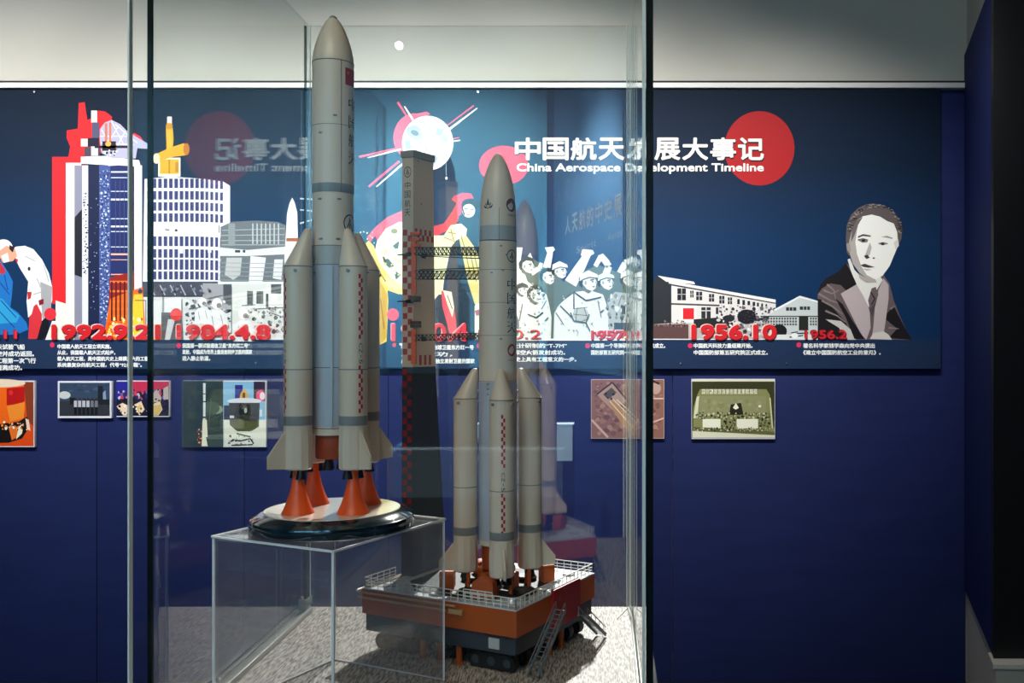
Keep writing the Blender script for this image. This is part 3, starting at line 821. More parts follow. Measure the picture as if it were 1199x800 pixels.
# --- dates with a pale halo
def date(s, x0, x1, y0, y1, c=(214, 42, 54), halo=(246, 214, 206), bold=.05):
    bold = bold * 1.5
    d = art(); d.n = 175
    d.text(s, x0 - .9, y0 - .9, x1 - .9, y1 - .9, halo, bold + .02, 3)
    d.text(s, x0 + .5, y0 + 1.2, x1 + .5, y1 + 1.2, (96, 20, 34), bold, 3)
    d.text(s, x0, y0, x1, y1, c, bold, 3)
    d.build('date_lettering', ban)
date('1999.11', -46, 22, 387, 397, (226, 60, 84), (150, 40, 70), .03)
date('1992.9.21', 62, 189, 380, 398)
date('1984.4.8', 208, 318, 380, 398)
date('1970.4', 459, 549, 379, 400, (226, 70, 88), (246, 170, 176), .02)
date('1960.2', 560, 634, 386, 397, (222, 62, 72), (246, 246, 244), .01)
date('1957.11', 692, 753, 387, 398, (222, 56, 66), (246, 240, 236), .03)
date('1956.10', 809, 909, 380, 398)
date('1956.2', 942, 991, 387, 397, (218, 44, 60), (150, 30, 44), .02)

# --- captions
def cap(lines, x0, y0, pitch=8.0, h=5.8, right=False):
    a = art(); a.n = 2
    for s, x1, i in lines:
        xs = x1 - len(s) * 6.6 if right else x0
        a.text(s, xs, y0 + i * pitch, x1, y0 + i * pitch + h, (238, 240, 240), 0.04, 1)
    a.build('caption_lettering', ban)
cap([('中国第一艘载人航天试验飞船', 30, 0), ('在酒泉发射升空并成功返回。', 41, 1), ('中国载人航天工程第一次飞行', 43, 2), ('试验取得圆满成功。', 27, 3)], -70, 403, 8.1, 6.6, True)
cap([('中国载人航天工程立项实施。', 131, 0), ('从此，我国载人航天正式起步。', 136, 1), ('载人航天工程，是中国航天史上规模最大的工程', 175, 2), ('系统最复杂的航天工程，代号“921工程”。', 167, 3)], 68, 403, 7.2, 5.6)
cap([('我国第一颗试验通信卫星“东方红二号”', 293, 0), ('发射，中国成为世界上能发射同步卫星的国家', 296, 1), ('进入静止轨道。', 247, 2)], 214, 402, 7.4, 5.8)
cap([('中国第一颗人造地球卫星东方红一号', 555, 0), ('发射成功，', 530, 1), ('成为世界上第五个独立发射卫星的国家', 556, 2)], 470, 404)
cap([('我国自行设计研制的“T-7M”', 664, 0), ('试验型液体探空火箭发射成功。', 662, 1), ('中国航天发展史上具有工程意义的一步。', 675, 2)], 566, 402)
cap([('中国第一个导弹研究机构在北京成立。', 779, 0), ('国防部第五研究院一分院成立', 755, 1)], 692, 402)
cap([('中国航天科技力量组建开始。', 881, 0), ('中国国防部第五研究院正式成立。', 899, 1)], 812, 402)
cap([('著名科学家钱学森向党中央提出', 1024, 0), ('《建立中国国防航空工业的意见》。', 1031, 1)], 940, 402)
for x, y in ((62, 404), (210, 405), (561, 405), (688, 405), (808, 405), (935, 404)):
    a = art(); a.n = 1
    a.ell(x, y, 2.8, 3.0, (224, 62, 110), n=16)
    a.build('bullet_dot', ban)
bm = B()
SCR = mat('steel_screw', (150, 150, 155), 0.3, 1.0)
bm.free()
for px, py in ((797, 426), (921, 426), (1097, 425), (41, 108), (560, 108), (300, 425)):
    bm = B()
    lathe(bm, [(0.005, 0), (0.005, 0.003), (0.0, 0.004)], 10)
    bmesh.ops.transform(bm, matrix=Matrix.Translation((X(px), BY, Z(py))) @ Matrix.Rotation(PI / 2, 4, 'X'), verts=bm.verts)
    obj('screw', bm, SCR, ban)
rebase(ban, (X(420), BY, Z(432)))

# ================================================================== small photos on the wall
PY = WY + 0.012
FR = mat('photo_board_edge', (225, 225, 225), 0.5)
def photo(name, label, x0, y0, x1, y1, draw, border=0.0, bc=(226, 228, 236)):
    t = thing(name, label, 'photo', group='small photo boards on the navy wall')
    bm = B(); box(bm, X(x0), X(x1), PY, WY + 0.0295, Z(y1), Z(y0), 0.001)
    obj('backing_board', bm, FR, t)
    a = Art(PY - 0.0006)
    a.rect(x0, y0, x1, y1, bc)
    draw(a)
    a.build('printed_picture', t)
    rebase(t, (X((x0 + x1) / 2), PY, Z(y1)))
    return t

def d1(a):
    a.rect(-40, 447.5, 37.5, 523, (226, 92, 24)); a.poly([(26, 447.5), (37.5, 447.5), (37.5, 500), (30, 492), (28, 470)], (150, 74, 44))
    a.poly([(-40, 450), (26, 447.5), (28, 480), (24, 494), (-40, 500)], (244, 120, 26)); a.ell(-4, 449, 32, 5, (236, 220, 196)); a.poly([(6, 455), (27, 453), (27, 470), (24, 473), (6, 475)], (196, 24, 26)); a.ell(11, 460, 2.5, 3, (226, 60, 50))
    a.poly([(6, 476), (27, 471), (26, 490), (10, 494)], (248, 158, 60)); a.poly([(-40, 500), (-10, 498), (20, 494), (30, 488), (33, 500), (24, 514), (8, 519), (-40, 519)], (26, 16, 12))
    a.poly([(8, 500), (20, 498), (22, 510), (12, 516)], (236, 130, 50)); a.poly([(20, 500), (26, 496), (24, 508), (17, 515)], (248, 236, 216)); a.specks(-2, 492, 34, 506, 36, .8, 2.6, [(250, 244, 236), (30, 20, 16), (240, 150, 70)], seed=60); a.poly([(28, 490), (32, 492), (34, 505), (30, 503)], (246, 220, 200))
photo('wall_photo', 'orange photo of a spacecraft with a red flag patch, leftmost small photo under the banner', -40, 446, 38.5, 524, d1)
def d2(a):
    a.rect(68, 448.5, 127, 487.5, (66, 86, 112)); a.poly([(68, 470), (127, 470), (127, 487.5), (68, 487.5)], (62, 66, 76))
    a.specks(70, 450, 126, 462, 20, 2, 6, [(84, 104, 128), (58, 76, 102)], ar=.4, seed=61)
    a.ell(74, 463, 7, 4.5, (206, 212, 214)); a.rects([(80, 466, 88, 474)], (30, 34, 44)); a.rects([(113, 452, 119, 470)], (34, 44, 60)); a.poly([(119, 460), (122, 457), (123, 470), (119, 471)], (150, 164, 186)); a.rects([(96, 468, 127, 474)], (36, 42, 54))
    for i in range(6):
        x = 85 + i * 4.9
        a.rects([(x, 469.5, x + 3.6, 477)], (196, 200, 208) if i < 4 else (130, 134, 144)); a.rects([(x + .2, 477, x + 3.4, 486)], (22, 26, 36)); a.ell(x + 1.8, 467.6, 1.4, 1.6, (70, 60, 56), n=8)
photo('wall_photo', 'white bordered dusk photo of a group standing by a dish antenna', 66, 446.5, 129, 490, d2)
def d3(a):
    a.rect(135, 447, 196.5, 487.5, (34, 28, 60)); a.poly([(135, 447), (152, 447), (150, 466), (135, 468)], (50, 50, 160)); a.poly([(152, 447), (196, 447), (196, 455), (150, 460)], (200, 60, 96))
    a.specks(136, 455, 195, 470, 70, 1, 3, [(120, 110, 180), (200, 190, 214), (60, 50, 110), (214, 70, 100)], ar=1.4, seed=62)
    a.polys([[(174, 466), (182, 456), (188, 466), (186, 472), (176, 472)], [(190, 455), (196, 452), (196, 468), (190, 468)]], (200, 186, 180))
    a.specks(136, 466, 195, 474, 60, .8, 2.2, [(30, 24, 40), (60, 44, 60)], seed=63)
    a.polys([[(135, 476), (142, 472), (150, 476), (147, 487), (143, 487)], [(156, 474), (164, 470), (168, 480), (162, 487), (158, 480)], [(176, 474), (186, 470), (189, 480), (184, 487), (174, 487)]], (236, 214, 190))
    a.polys([[(176, 476), (187, 474), (188, 480), (183, 487), (175, 487)], [(157, 476), (164, 474), (165, 480), (160, 484)]], (222, 196, 130)); a.specks(136, 474, 172, 486, 26, .8, 2, [(250, 240, 236), (30, 24, 50)], seed=64)
photo('wall_photo', 'colourful photo of a seated crowd clapping with purple and red behind', 135, 446, 197, 488.5, d3)
def d4(a):
    a.rect(213, 447, 260, 523, (52, 74, 80)); a.specks(213, 448, 259, 522, 60, 3, 9, [(58, 82, 88), (46, 66, 72), (62, 84, 82)], ar=.7, seed=65); a.ell(252, 480, 8, 5, (150, 168, 150)); a.ell(246, 478, 10, 8, (84, 104, 98))
    a.rects([(236.6, 449, 239.4, 492)], (226, 232, 232)); a.rects([(236.6, 461, 239.4, 462), (236.6, 470, 239.4, 471.4), (236, 488, 240, 490)], (60, 70, 70)); a.poly([(236, 492), (241, 492), (242.5, 523), (235, 523)], (240, 238, 220))
    a.specks(229, 502, 236, 523, 26, .8, 2, [(200, 90, 60), (236, 190, 150), (60, 40, 44)], seed=66); a.poly([(240, 512), (259, 514), (259, 523), (242, 523)], (80, 96, 90))
photo('wall_photo', 'dark green night photo of a slim white rocket standing upright', 212, 446, 260.3, 524, d4, bc=(70, 96, 104))
def d5(a):
    a.rect(260.6, 447, 309.5, 523, (150, 196, 226)); a.rect(296, 447, 309.5, 470, (60, 40, 80)); a.ell(304, 464, 5.4, 7, (240, 90, 150)); a.ell(306, 464, 3, 4.4, (250, 230, 240))
    a.rects([(274, 451, 283, 467)], (50, 60, 150)); a.rects([(261, 475, 270, 493)], (56, 66, 110)); a.rect(261, 492, 309.5, 523, (232, 234, 222)); a.poly([(279, 472), (280, 462), (285, 455), (289, 462), (289, 472)], (226, 180, 90)); a.rects([(283, 460, 286, 470)], (120, 70, 40))
    a.ell(285, 470, 20, 3.6, (226, 228, 236)); a.poly([(267, 472), (303, 472), (302, 500), (294, 505), (276, 505), (268, 498)], (70, 72, 90)); a.poly([(279, 474), (292, 474), (292, 500), (280, 502)], (34, 38, 40)); a.poly([(268, 496), (280, 492), (294, 494), (302, 492), (300, 501), (292, 505.5), (277, 505.5)], (92, 96, 60)); a.ell(286.5, 481, 1.8, 3, (190, 196, 190))
    a.rects([(268, 487, 273, 490), (303, 480, 306, 488)], (226, 228, 236)); a.lines([(266, 520, 272, 515), (272, 515, 280, 517), (280, 517, 292, 514), (292, 514, 296, 520), (270, 522, 295, 521), (276, 508, 292, 512)], 1.6, (40, 40, 46)); a.specks(266, 508, 296, 522, 30, .6, 1.6, [(250, 250, 250), (60, 60, 60)], seed=67)
photo('wall_photo', 'bright photo of a drum shaped satellite on a stand against pale blue', 260.4, 446, 310.5, 524, d5)
def d6(a):
    a.rect(692.5, 445, 777.5, 513.5, (156, 118, 108)); a.specks(694, 446, 777, 512, 240, 1.5, 5, [(170, 132, 120), (140, 104, 98), (182, 146, 130), (128, 96, 94)], ar=.8, seed=68)
    a.poly([(699, 462), (717, 448), (734, 470), (716, 480)], (190, 160, 146)); a.lines([(699, 462, 717, 448), (717, 448, 735, 470)], 1.6, (60, 44, 42)); a.polys([[(706, 462), (716, 454), (722, 460), (712, 468)]], (104, 96, 90)); a.specks(706, 458, 722, 470, 16, 1, 2.2, [(50, 44, 42)], seed=69)
    a.poly([(712, 472), (720, 470), (744, 498), (742, 512), (730, 500)], (192, 150, 112)); a.lines([(714, 470, 742, 502), (718, 468, 746, 496), (722, 468, 748, 492)], 1.2, (236, 214, 186)); a.lines([(692.8, 492, 712, 512.6)], 2.6, (220, 186, 172)); a.lines([(744, 503, 777, 490), (765, 467, 777, 467)], 1.6, (226, 200, 186)); a.ell(768, 455, 6, 7, (200, 170, 160)); a.lines([(764, 446, 772, 450)], 2, (60, 50, 50))
photo('wall_photo', 'reddish brown aerial photo of fields and a walled compound', 692, 444.5, 778, 514, d6, bc=(214, 196, 188))
def d7(a):
    a.rect(810.5, 445.5, 907.5, 513.5, (72, 74, 44)); a.rect(810.5, 445, 907.5, 447, (226, 226, 200)); a.poly([(812, 513), (812, 478), (817, 462), (820, 456), (898, 456), (902, 463), (904, 500), (907.5, 502), (907.5, 513)], (150, 152, 104)); a.poly([(820, 464), (897, 464), (898, 486), (818, 488)], (156, 158, 118)); a.specks(820, 466, 896, 484, 60, 2, 5, [(148, 150, 108), (166, 168, 130)], seed=70)
    for i in range(14):
        a.rects([(822 + i * 4.7, 456, 825.9 + i * 4.7, 461.5)], (232, 234, 210))
    a.text('中国人民解放军国防部第五研究院', 822, 456.4, 888, 461.2, (120, 122, 90), 0, 1)
    a.poly([(812, 490), (816, 465), (819, 464), (817, 490)], (222, 226, 196)); a.lines([(902, 466, 905, 502)], 1.6, (214, 216, 186)); a.poly([(854, 486), (856, 474), (868, 472), (871, 486)], (50, 52, 34)); a.poly([(858.5, 478), (862, 472), (865.5, 478), (862, 480)], (240, 242, 220)); a.ell(890, 476, 1.8, 1.4, (236, 238, 214))
    a.specks(814, 482, 904, 492, 210, .8, 1.9, [(30, 32, 22), (80, 82, 56), (206, 208, 176)], seed=71); a.rects([(823, 491, 844, 502), (863, 491, 888, 502)], (238, 240, 220)); a.specks(844, 490, 863, 503, 50, .8, 2, [(60, 62, 42), (150, 152, 118), (40, 40, 28)], seed=72); a.specks(888, 488, 904, 502, 36, .8, 2, [(60, 62, 42), (110, 112, 80)], seed=73)
    a.poly([(811, 500), (907.5, 506), (907.5, 509), (811, 505)], (120, 122, 78)); a.poly([(811, 505), (907.5, 510), (907.5, 513), (811, 513)], (226, 228, 206)); a.specks(812, 500, 904, 506, 70, .5, 1.3, [(40, 42, 30), (214, 216, 190)], seed=74)
photo('wall_photo', 'olive toned photo of a meeting hall with people seated under a banner', 810, 444, 908, 514.5, d7)
# ================================================================== glass display case
GZ0, GZ1 = EYE - 0.470, EYE + 0.56       # deck of the plinth, top of the glass
FRONT, BACK = 1.078, 1.664               # depth of front and back panes
XL, XR = -0.529, 0.056
GL = glass('coated_front_glass', r0=0.008, mul=.6)
GLS = glass('side_glass', r0=0.055, mul=.7)
GLB = glass('reflective_back_glass', r0=0.08)
GLE = mat('green_glass_edge', (6, 18, 16), 0.6, spec=0.1)
GLL = mat('bright_glass_edge', (222, 230, 222), 0.3, spec=0.6)
case = thing('glass_display_case', 'large square glass display case holding two rocket models in front of the wall', 'display case')
bm = B(); box(bm, XL - 0.03, XR + 0.02, FRONT - 0.02, BACK + 0.03, 0, GZ0 - 0.012, 0.004)
obj('plinth', bm, mat('charcoal_plinth', (46, 48, 52), 0.5), case)
# woven silver lining
CL = bpy.data.materials.new('woven_silver_lining'); CL.use_nodes = True
nt = CL.node_tree; bs = nt.nodes['Principled BSDF']; bs.inputs['Roughness'].default_value = 0.55
tc = nt.nodes.new('ShaderNodeTexCoord'); mp = nt.nodes.new('ShaderNodeMapping'); mp.inputs['Scale'].default_value = (420, 60, 60); mp.inputs['Rotation'].default_value = (0, 0, 0.35)
nz = nt.nodes.new('ShaderNodeTexNoise'); nz.inputs['Scale'].default_value = 1.0; nz.inputs['Detail'].default_value = 3
rp = nt.nodes.new('ShaderNodeValToRGB'); rp.color_ramp.elements[0].position = .38; rp.color_ramp.elements[1].position = .62
rp.color_ramp.elements[0].color = (*lin((96, 84, 74)), 1); rp.color_ramp.elements[1].color = (*lin((200, 190, 180)), 1)
bp = nt.nodes.new('ShaderNodeBump'); bp.inputs['Strength'].default_value = 0.5; bp.inputs['Distance'].default_value = 0.002
L = nt.links.new
L(tc.outputs['Object'], mp.inputs['Vector']); L(mp.outputs[0], nz.inputs['Vector']); L(nz.outputs['Fac'], rp.inputs['Fac']); L(rp.outputs['Color'], bs.inputs['Base Color']); L(nz.outputs['Fac'], bp.inputs['Height']); L(bp.outputs[0], bs.inputs['Normal'])
bm = B(); box(bm, XL, XR, FRONT + 0.008, BACK, GZ0 - 0.0115, GZ0)
obj('lining_sheet', bm, CL, case)
g = 0.0004
def pane(name, x0, x1, y0, y1, GL=GLS):
    bm = B(); box(bm, x0, x1, y0, y1, GZ0 - 0.011, GZ1); return obj(name, bm, GL, case)
pane('front_pane', XL - 0.016, XR, FRONT, FRONT + 0.008, GL)
pane('side_pane', XL, XL + 0.006, FRONT + 0.0125, BACK - 0.0005)
pane('side_pane', XR - 0.008, XR, FRONT + 0.0125, BACK - 0.0005)
pane('back_pane', XL, XR - 0.008 + 0.008, BACK, BACK + 0.008, GLB)
# polished edges (dark green end-on, pale where the edge highlight is painted into the colour)
bm = B(); box(bm, XL, XL + 0.0055, FRONT + 0.0085, FRONT + 0.0122, GZ0, GZ1); obj('pane_edge', bm, GLE, case)
bm = B(); box(bm, XR - 0.008, XR, FRONT + 0.0085, FRONT + 0.0122, GZ0, GZ1); obj('pane_edge', bm, GLE, case)
bm = B(); box(bm, XR - 0.0125, XR - 0.0088, FRONT + 0.0085, FRONT + 0.0115, GZ0, GZ1); obj('pane_edge', bm, GLL, case)
bm = B(); box(bm, XL - 0.0185, XL - 0.0165, FRONT, FRONT + 0.008, GZ0, GZ1); obj('pane_edge', bm, GLL, case)
bm = B(); box(bm, XL - 0.0035, XL - 0.001, BACK, BACK + 0.008, GZ0, GZ1); obj('pane_edge', bm, GLE, case)
bm = B(); box(bm, XL + 0.007, XL + 0.0085, BACK - 0.002, BACK - 0.0003, GZ0, GZ1); obj('silicone_seam', bm, GLL, case)
for dx in (-0.0165, -0.0125, -0.0095):
    bm = B(); tube(bm, (XR + dx, BACK - 0.002, GZ0), (XR + dx, BACK - 0.002, GZ1), 0.0009, 6); obj('silicone_seam', bm, GLL, case)
# metal channels and the corner clip
ALU = mat('brushed_aluminium', (150, 152, 146), 0.35, 0.7)
bm = B(); box(bm, XL + 0.0065, XL + 0.022, FRONT + 0.03, BACK - 0.03, GZ0 + 0.0003, GZ0 + 0.009, 0.001); obj('bottom_channel', bm, ALU, case)
bm = B(); box(bm, XR - 0.012, XR - 0.0085, FRONT + 0.03, BACK - 0.012, GZ0 + 0.0003, GZ0 + 0.006, 0.001); obj('bottom_channel', bm, ALU, case)
cl = obj('corner_clip', (lambda bm: (box(bm, XL + 0.0065, XL + 0.018, BACK - 0.062, BACK - 0.060, GZ0 + 0.01, GZ0 + 0.030, 0.0005), box(bm, XL + 0.0165, XL + 0.018, BACK - 0.0595, BACK - 0.022, GZ0 + 0.012, GZ0 + 0.028, 0.0005), bm)[-1])(B()), mat('clear_plastic_clip', (160, 170, 168), 0.15, spec=0.8), case)
bm = B(); lathe(bm, [(0.003, GZ0 + 0.0305), (0.003, GZ0 + 0.034), (0.0, GZ0 + 0.035)], 12, (XL + 0.012, BACK - 0.06)); obj('screw_cap', bm, ALU, cl)
# bottom edges of the mitre in the back right corner
for s in (-1, 1):
    bm = B(); bar(bm, (XR - 0.014, BACK - 0.004, GZ0 + 0.001), (XR - 0.014 + s * 0.02 if s < 0 else XR - 0.010, BACK - 0.07, GZ0 + 0.001), 0.0015, 0.001); obj('silicone_seam', bm, GLL, case)
rebase(case, ((XL + XR) / 2, (FRONT + BACK) / 2, 0))

# ================================================================== acrylic riser
AC = glass('clear_acrylic', (0.93, 0.93, 0.93), 0.05, 0.02, film=0.045, filmcol=(0.75, 0.75, 0.78))
ACE = mat('frosted_acrylic_edge', (236, 236, 238), 0.3, spec=0.8)
F_ = Vector((-0.318, 1.100)); Lf = Vector((-0.494, 1.079 * 1.1)); Rt = Vector((-0.221, 1.184 * 1.1))
# square up
ux = (Rt - F_).normalized(); uy = Vector((-ux.y, ux.x)); wA, dA = (Rt - F_).length, 0.197
zA = EYE - 0.245
riser = thing('acrylic_riser', 'clear acrylic box riser standing on the silver lining under the taller rocket', 'display riser')
def AP(s, t, z):
    p = F_ + ux * s + uy * t
    return (p.x, p.y, z)
th = 0.004
def apan(name, s0, s1, t0, t1, z0, z1):
    bm = B(); prism(bm, [AP(s0, t0, z0), AP(s1, t0, z0), AP(s1, t1, z0), AP(s0, t1, z0)], (0, 0, z1 - z0)); return obj(name, bm, AC, riser)
za0 = GZ0 + 0.0005
apan('top_panel', 0.004, wA - 0.004, 0.004, dA - 0.004, zA - th, zA)
apan('side_panel', 0.004, wA - 0.004, 0, th, za0, zA - th - 0.0005)
apan('side_panel', 0.004, wA - 0.004, dA - th, dA, za0, zA - th - 0.0005)
apan('side_panel', 0, th, 0.004, dA - 0.004, za0, zA - th - 0.0005)
apan('side_panel', wA - th, wA, 0.004, dA - 0.004, za0, zA - th - 0.0005)
e = 0.0016
for s, t in ((0, 0), (wA, 0), (0, dA), (wA, dA)):
    ss = s + (e if s == 0 else -e); tt_ = t + (e if t == 0 else -e)
    bm = B(); bar(bm, AP(ss, tt_, za0), AP(ss, tt_, zA - 0.003), 0.0028 if (s, t) != (wA, dA) else 0.0018); obj('polished_edge', bm, ACE, riser)
for p, q_ in (((0, 0), (wA, 0)), ((0, 0), (0, dA)), ((wA, 0), (wA, dA)), ((0, dA), (wA, dA))):
    bm = B(); bar(bm, AP(*p, zA - 0.0012), AP(*q_, zA - 0.0012), 0.0026, 0.0024); obj('polished_edge', bm, ACE, riser)
for p, q_ in (((wA - .002, 0.004), (wA - .002, dA)), ((0, dA - .002), (wA, dA - .002))):
    bm = B(); bar(bm, AP(*p, za0 + 0.001), AP(*q_, za0 + 0.001), 0.0016, 0.0016); obj('polished_edge', bm, ACE, riser)
cA = AP(wA / 2, dA / 2, za0)
rebase(riser, cA)

# ================================================================== rockets
PW = mat('warm_white_model_paint', (212, 194, 171), 0.34, spec=0.5, noise=0.03, nscale=8)
PG = mat('grey_band_paint', (128, 128, 126), 0.4)
PB = mat('bluish_grey_tank_paint', (168, 174, 184), 0.35)
SE = mat('panel_seam', (92, 90, 86), 0.5)
RST = mat('rust_orange_engine', (150, 62, 22), 0.5)
ORF = mat('orange_exhaust_plastic', (232, 84, 24), 0.35, spec=0.5)
INKB = mat('black_lettering', (22, 22, 26), 0.5)
INKR = mat('red_lettering', (170, 22, 40), 0.5)
DKR = mat('dark_nozzle_metal', (38, 38, 40), 0.35, 0.6)
GOLD = mat('gold_star', (206, 120, 40), 0.5)
def seam(bm, r, z, c=(0, 0), n=32, w=0.0005):
    lathe(bm, [(r - 0.001, z - w), (r + 0.0004, z - w), (r + 0.0004, z + w), (r - 0.001, z + w)], n, c, False, False)

def booster(parent, R, r, z0, zs, zt, ztip, phi, stripe, text, fin, lean=True):
    """strap-on booster at angle phi: z0 skirt bottom, zs skirt top, zt shoulder, ztip nose tip"""
    cx, cy = R * math.cos(phi), R * math.sin(phi)
    bm = B()
    lathe(bm, [(r, zs), (r, zt)], 28, (cx, cy))
    bo = obj('booster', bm, PW, parent)
    # skirt, faceted a little wider
    bm = B(); lathe(bm, [(r * 0.93, z0), (r * 1.04, z0 + 0.002), (r * 1.05, z0 + (zs - z0) * .55), (r * 1.0, zs)], 12, (cx, cy)); obj('booster_skirt', bm, PW, bo, 20)
    # oblique nose leaning to the core
    bm = B(); H_ = ztip - zt
    def til(z):
        k = max(0, (z - zt) / H_)
        d = r * 0.80 * min(1, k)
        return (-d * math.cos(phi), -d * math.sin(phi))
    lathe(bm, [(r, zt), (r * .99, zt + H_ * .02), (r * .62, zt + H_ * .5), (r * .28, zt + H_ * .93), (r * .20, zt + H_ * .98), (0, ztip)], 20, (cx, cy), tilt=til); obj('nose_cone', bm, PW, bo, 25)
    bm = B(); lathe(bm, [(r + .0004, zs + .006), (r + .0004, zs + .018)], 28, (cx, cy)); obj('grey_band', bm, PG, bo)
    bm = B(); seam(bm, r, zt, (cx, cy)); obj('panel_seam', bm, SE, bo); bm = B(); seam(bm, r, zs + (zt - zs) * .37, (cx, cy)); obj('panel_seam', bm, SE, bo)
    # nozzles
    for s in (-1, 1):
        bm = B(); nx = cx - s * r * .45 * math.sin(phi); ny = cy + s * r * .45 * math.cos(phi)
        lathe(bm, [(r * .40, z0 - .012), (r * .30, z0 - .004), (r * .2, z0 + .003)], 14, (nx, ny)); obj('nozzle', bm, DKR, bo)
    # lugs to the core
    for dz in (zt - 0.006, zt + 0.010):
        bm = B(); a = phi + PI
        tube(bm, (cx + (r - .002) * math.cos(a), cy + (r - .002) * math.sin(a), dz), (cx + (r + .010) * math.cos(a), cy + (r + .010) * math.sin(a), dz), .0022, 8); obj('strut', bm, PG, bo)
    bm = B()
    for da in (-.9, .9):
        a = phi + da
        tube(bm, (cx + (r - .001) * math.cos(a), cy + (r - .001) * math.sin(a), zt - .006), (cx + (r + .0025) * math.cos(a), cy + (r + .0025) * math.sin(a), zt - .006), .0022, 8); obj('latch', bm, PG, bo); bm = B()
    bm.free()
    # fin: swept plate pointing outwards
    if fin:
        w, hh = fin
        bm = B(); u = Vector((math.cos(phi), math.sin(phi), 0)); v = Vector((-math.sin(phi), math.cos(phi), 0)) * .0014
        c = Vector((cx, cy, 0))
        P = [c + u * (r * .9) + Vector((0, 0, z0 + hh)), c + u * (r + w) + Vector((0, 0, z0 + hh * .36)), c + u * (r + w) + Vector((0, 0, z0 + hh * .06)), c + u * (r * .9) + Vector((0, 0, z0 + .001))]
        prism(bm, [p - v for p in P], v * 2); obj('fin', bm, PW, bo)
    # checker stripe
    s0, s1, t0, t1 = stripe
    bm = B()
    cw = .0030; ch = .0055
    k = 0; z = s1
    def cell(i, z):
        decal_cyl(bm, ([(0, 0), (1, 0), (1, 1), (0, 1)], [(0, 1, 2, 3)]), r, phi + (i - .5) * cw / r, z - ch / 2, cw, ch, 0, (cx, cy), .0003)
    for (za, zb) in ((s0, s1), (t0, t1)):
        z = zb; k = 0
        while z - ch > za:
            cell(k % 2, z); z -= ch; k += 1
        obj('checker_stripe', bm, INKR, bo); bm = B()
    if text:
        bm = B()
        zc = (s0 + t1) / 2; n = len(text)
        for i, chh in enumerate(text):
            decal_cyl(bm, text_geo(chh, 0) if chh != '-' else ([(.2, .42), (.8, .42), (.8, .58), (.2, .58)], [(0, 1, 2, 3)]), r, phi, zc + (n / 2 - .5 - i) * (s0 - t1) * .9 / n, .0060, .0050, 1, (cx, cy), .0003)
        obj('lettering', bm, INKB, bo)
    return bo

# ---------------------------------------------------------------- taller rocket on its round base
u1 = 1.131
bx, by = (390 - 708) * u1 / 1000, u1 * 1.1 + 0.0
def z1(py): return EYE + (400 - py) * u1 / 1000 - zA - 0.0006
rk = thing('rocket_model', 'taller white rocket model on orange exhaust cones and a glossy round base atop the riser', 'model rocket')
BASE = mat('dark_lacquer_base', (14, 34, 40), 0.08, spec=0.8, coat=0.6)
TOPM = mat('polished_champagne_plate', (228, 218, 202), 0.15, 0.25, spec=0.8)
bm = B(); lathe(bm, [(.101, 0), (.1055, .002), (.106, .007), (.104, .009), (.1045, .0105), (.1035, .014), (.100, .0155), (.0885, .0225)], 72, cap1=True); db = obj('round_base', bm, BASE, rk)
bm = B(); lathe(bm, [(.0872, .0226), (.0868, .0236)], 72); obj('base_plate', bm, TOPM, db)
r1 = .0265
rf = .0268
zf0 = z1(228)
bm = B()
lathe(bm, [(rf, zf0 + .012), (rf, z1(75)), (.0262, z1(68)), (.0240, z1(58)), (.0200, z1(46)), (.0150, z1(35)), (.0095, z1(26)), (.0050, z1(22)), (.0046, z1(20.5)), (.003, z1(19.4)), (0, z1(19.2))], 48)
fa = obj('payload_fairing', bm, PW, rk)
bm = B(); seam(bm, rf, z1(75.5), n=48); obj('panel_seam', bm, SE, fa); bm = B(); seam(bm, rf, z1(150), n=48, w=.0003); obj('panel_seam', bm, SE, fa)
bm = B()
for a in (-0.9,):
    bar(bm, (rf * math.cos(a) * 1.004, rf * math.sin(a) * 1.004, z1(228)), (rf * math.cos(a) * 1.004, rf * math.sin(a) * 1.004, z1(76)), .0009)
obj('panel_seam', bm, SE, fa)
bm = B(); lathe(bm, [(.0055, z1(24)), (.0052, z1(20.8)), (.003, z1(19))], 20); obj('tip_cap', bm, PG, fa)
bm = B(); lathe(bm, [(r1, zf0), (rf + .0003, zf0 + .001), (rf + .0003, zf0 + .0118), (rf, zf0 + .012)], 48); obj('grey_band', bm, PG, rk)
bm = B(); lathe(bm, [(r1, z1(508)), (r1, zf0)], 48); cs = obj('core_stage', bm, PW, rk)
bm = B(); lathe(bm, [(r1 + .0003, z1(498)), (r1 + .0003, z1(312))], 48, cap0=False, cap1=False); obj('tank_section', bm, PB, cs)
bm = B(); lathe(bm, [(r1 + .0006, z1(311)), (r1 + .0006, z1(290))], 48, cap0=False, cap1=False); obj('grey_band', bm, mat('pale_grey_band', (168, 166, 160), .4), cs)
bm = B(); seam(bm, r1, z1(289.5), n=48); obj('panel_seam', bm, SE, cs); bm = B(); seam(bm, r1, z1(311.5), n=48); obj('panel_seam', bm, SE, cs); bm = B(); seam(bm, r1, z1(430), n=48); obj('panel_seam', bm, SE, cs); bm = B(); seam(bm, r1, z1(500), n=48); obj('panel_seam', bm, SE, cs)
bm = B(); av = -1.35; bar(bm, ((r1 + .001) * math.cos(av), (r1 + .001) * math.sin(av), z1(498)), ((r1 + .001) * math.cos(av), (r1 + .001) * math.sin(av), z1(315)), .003); obj('cable_duct', bm, PB, cs)
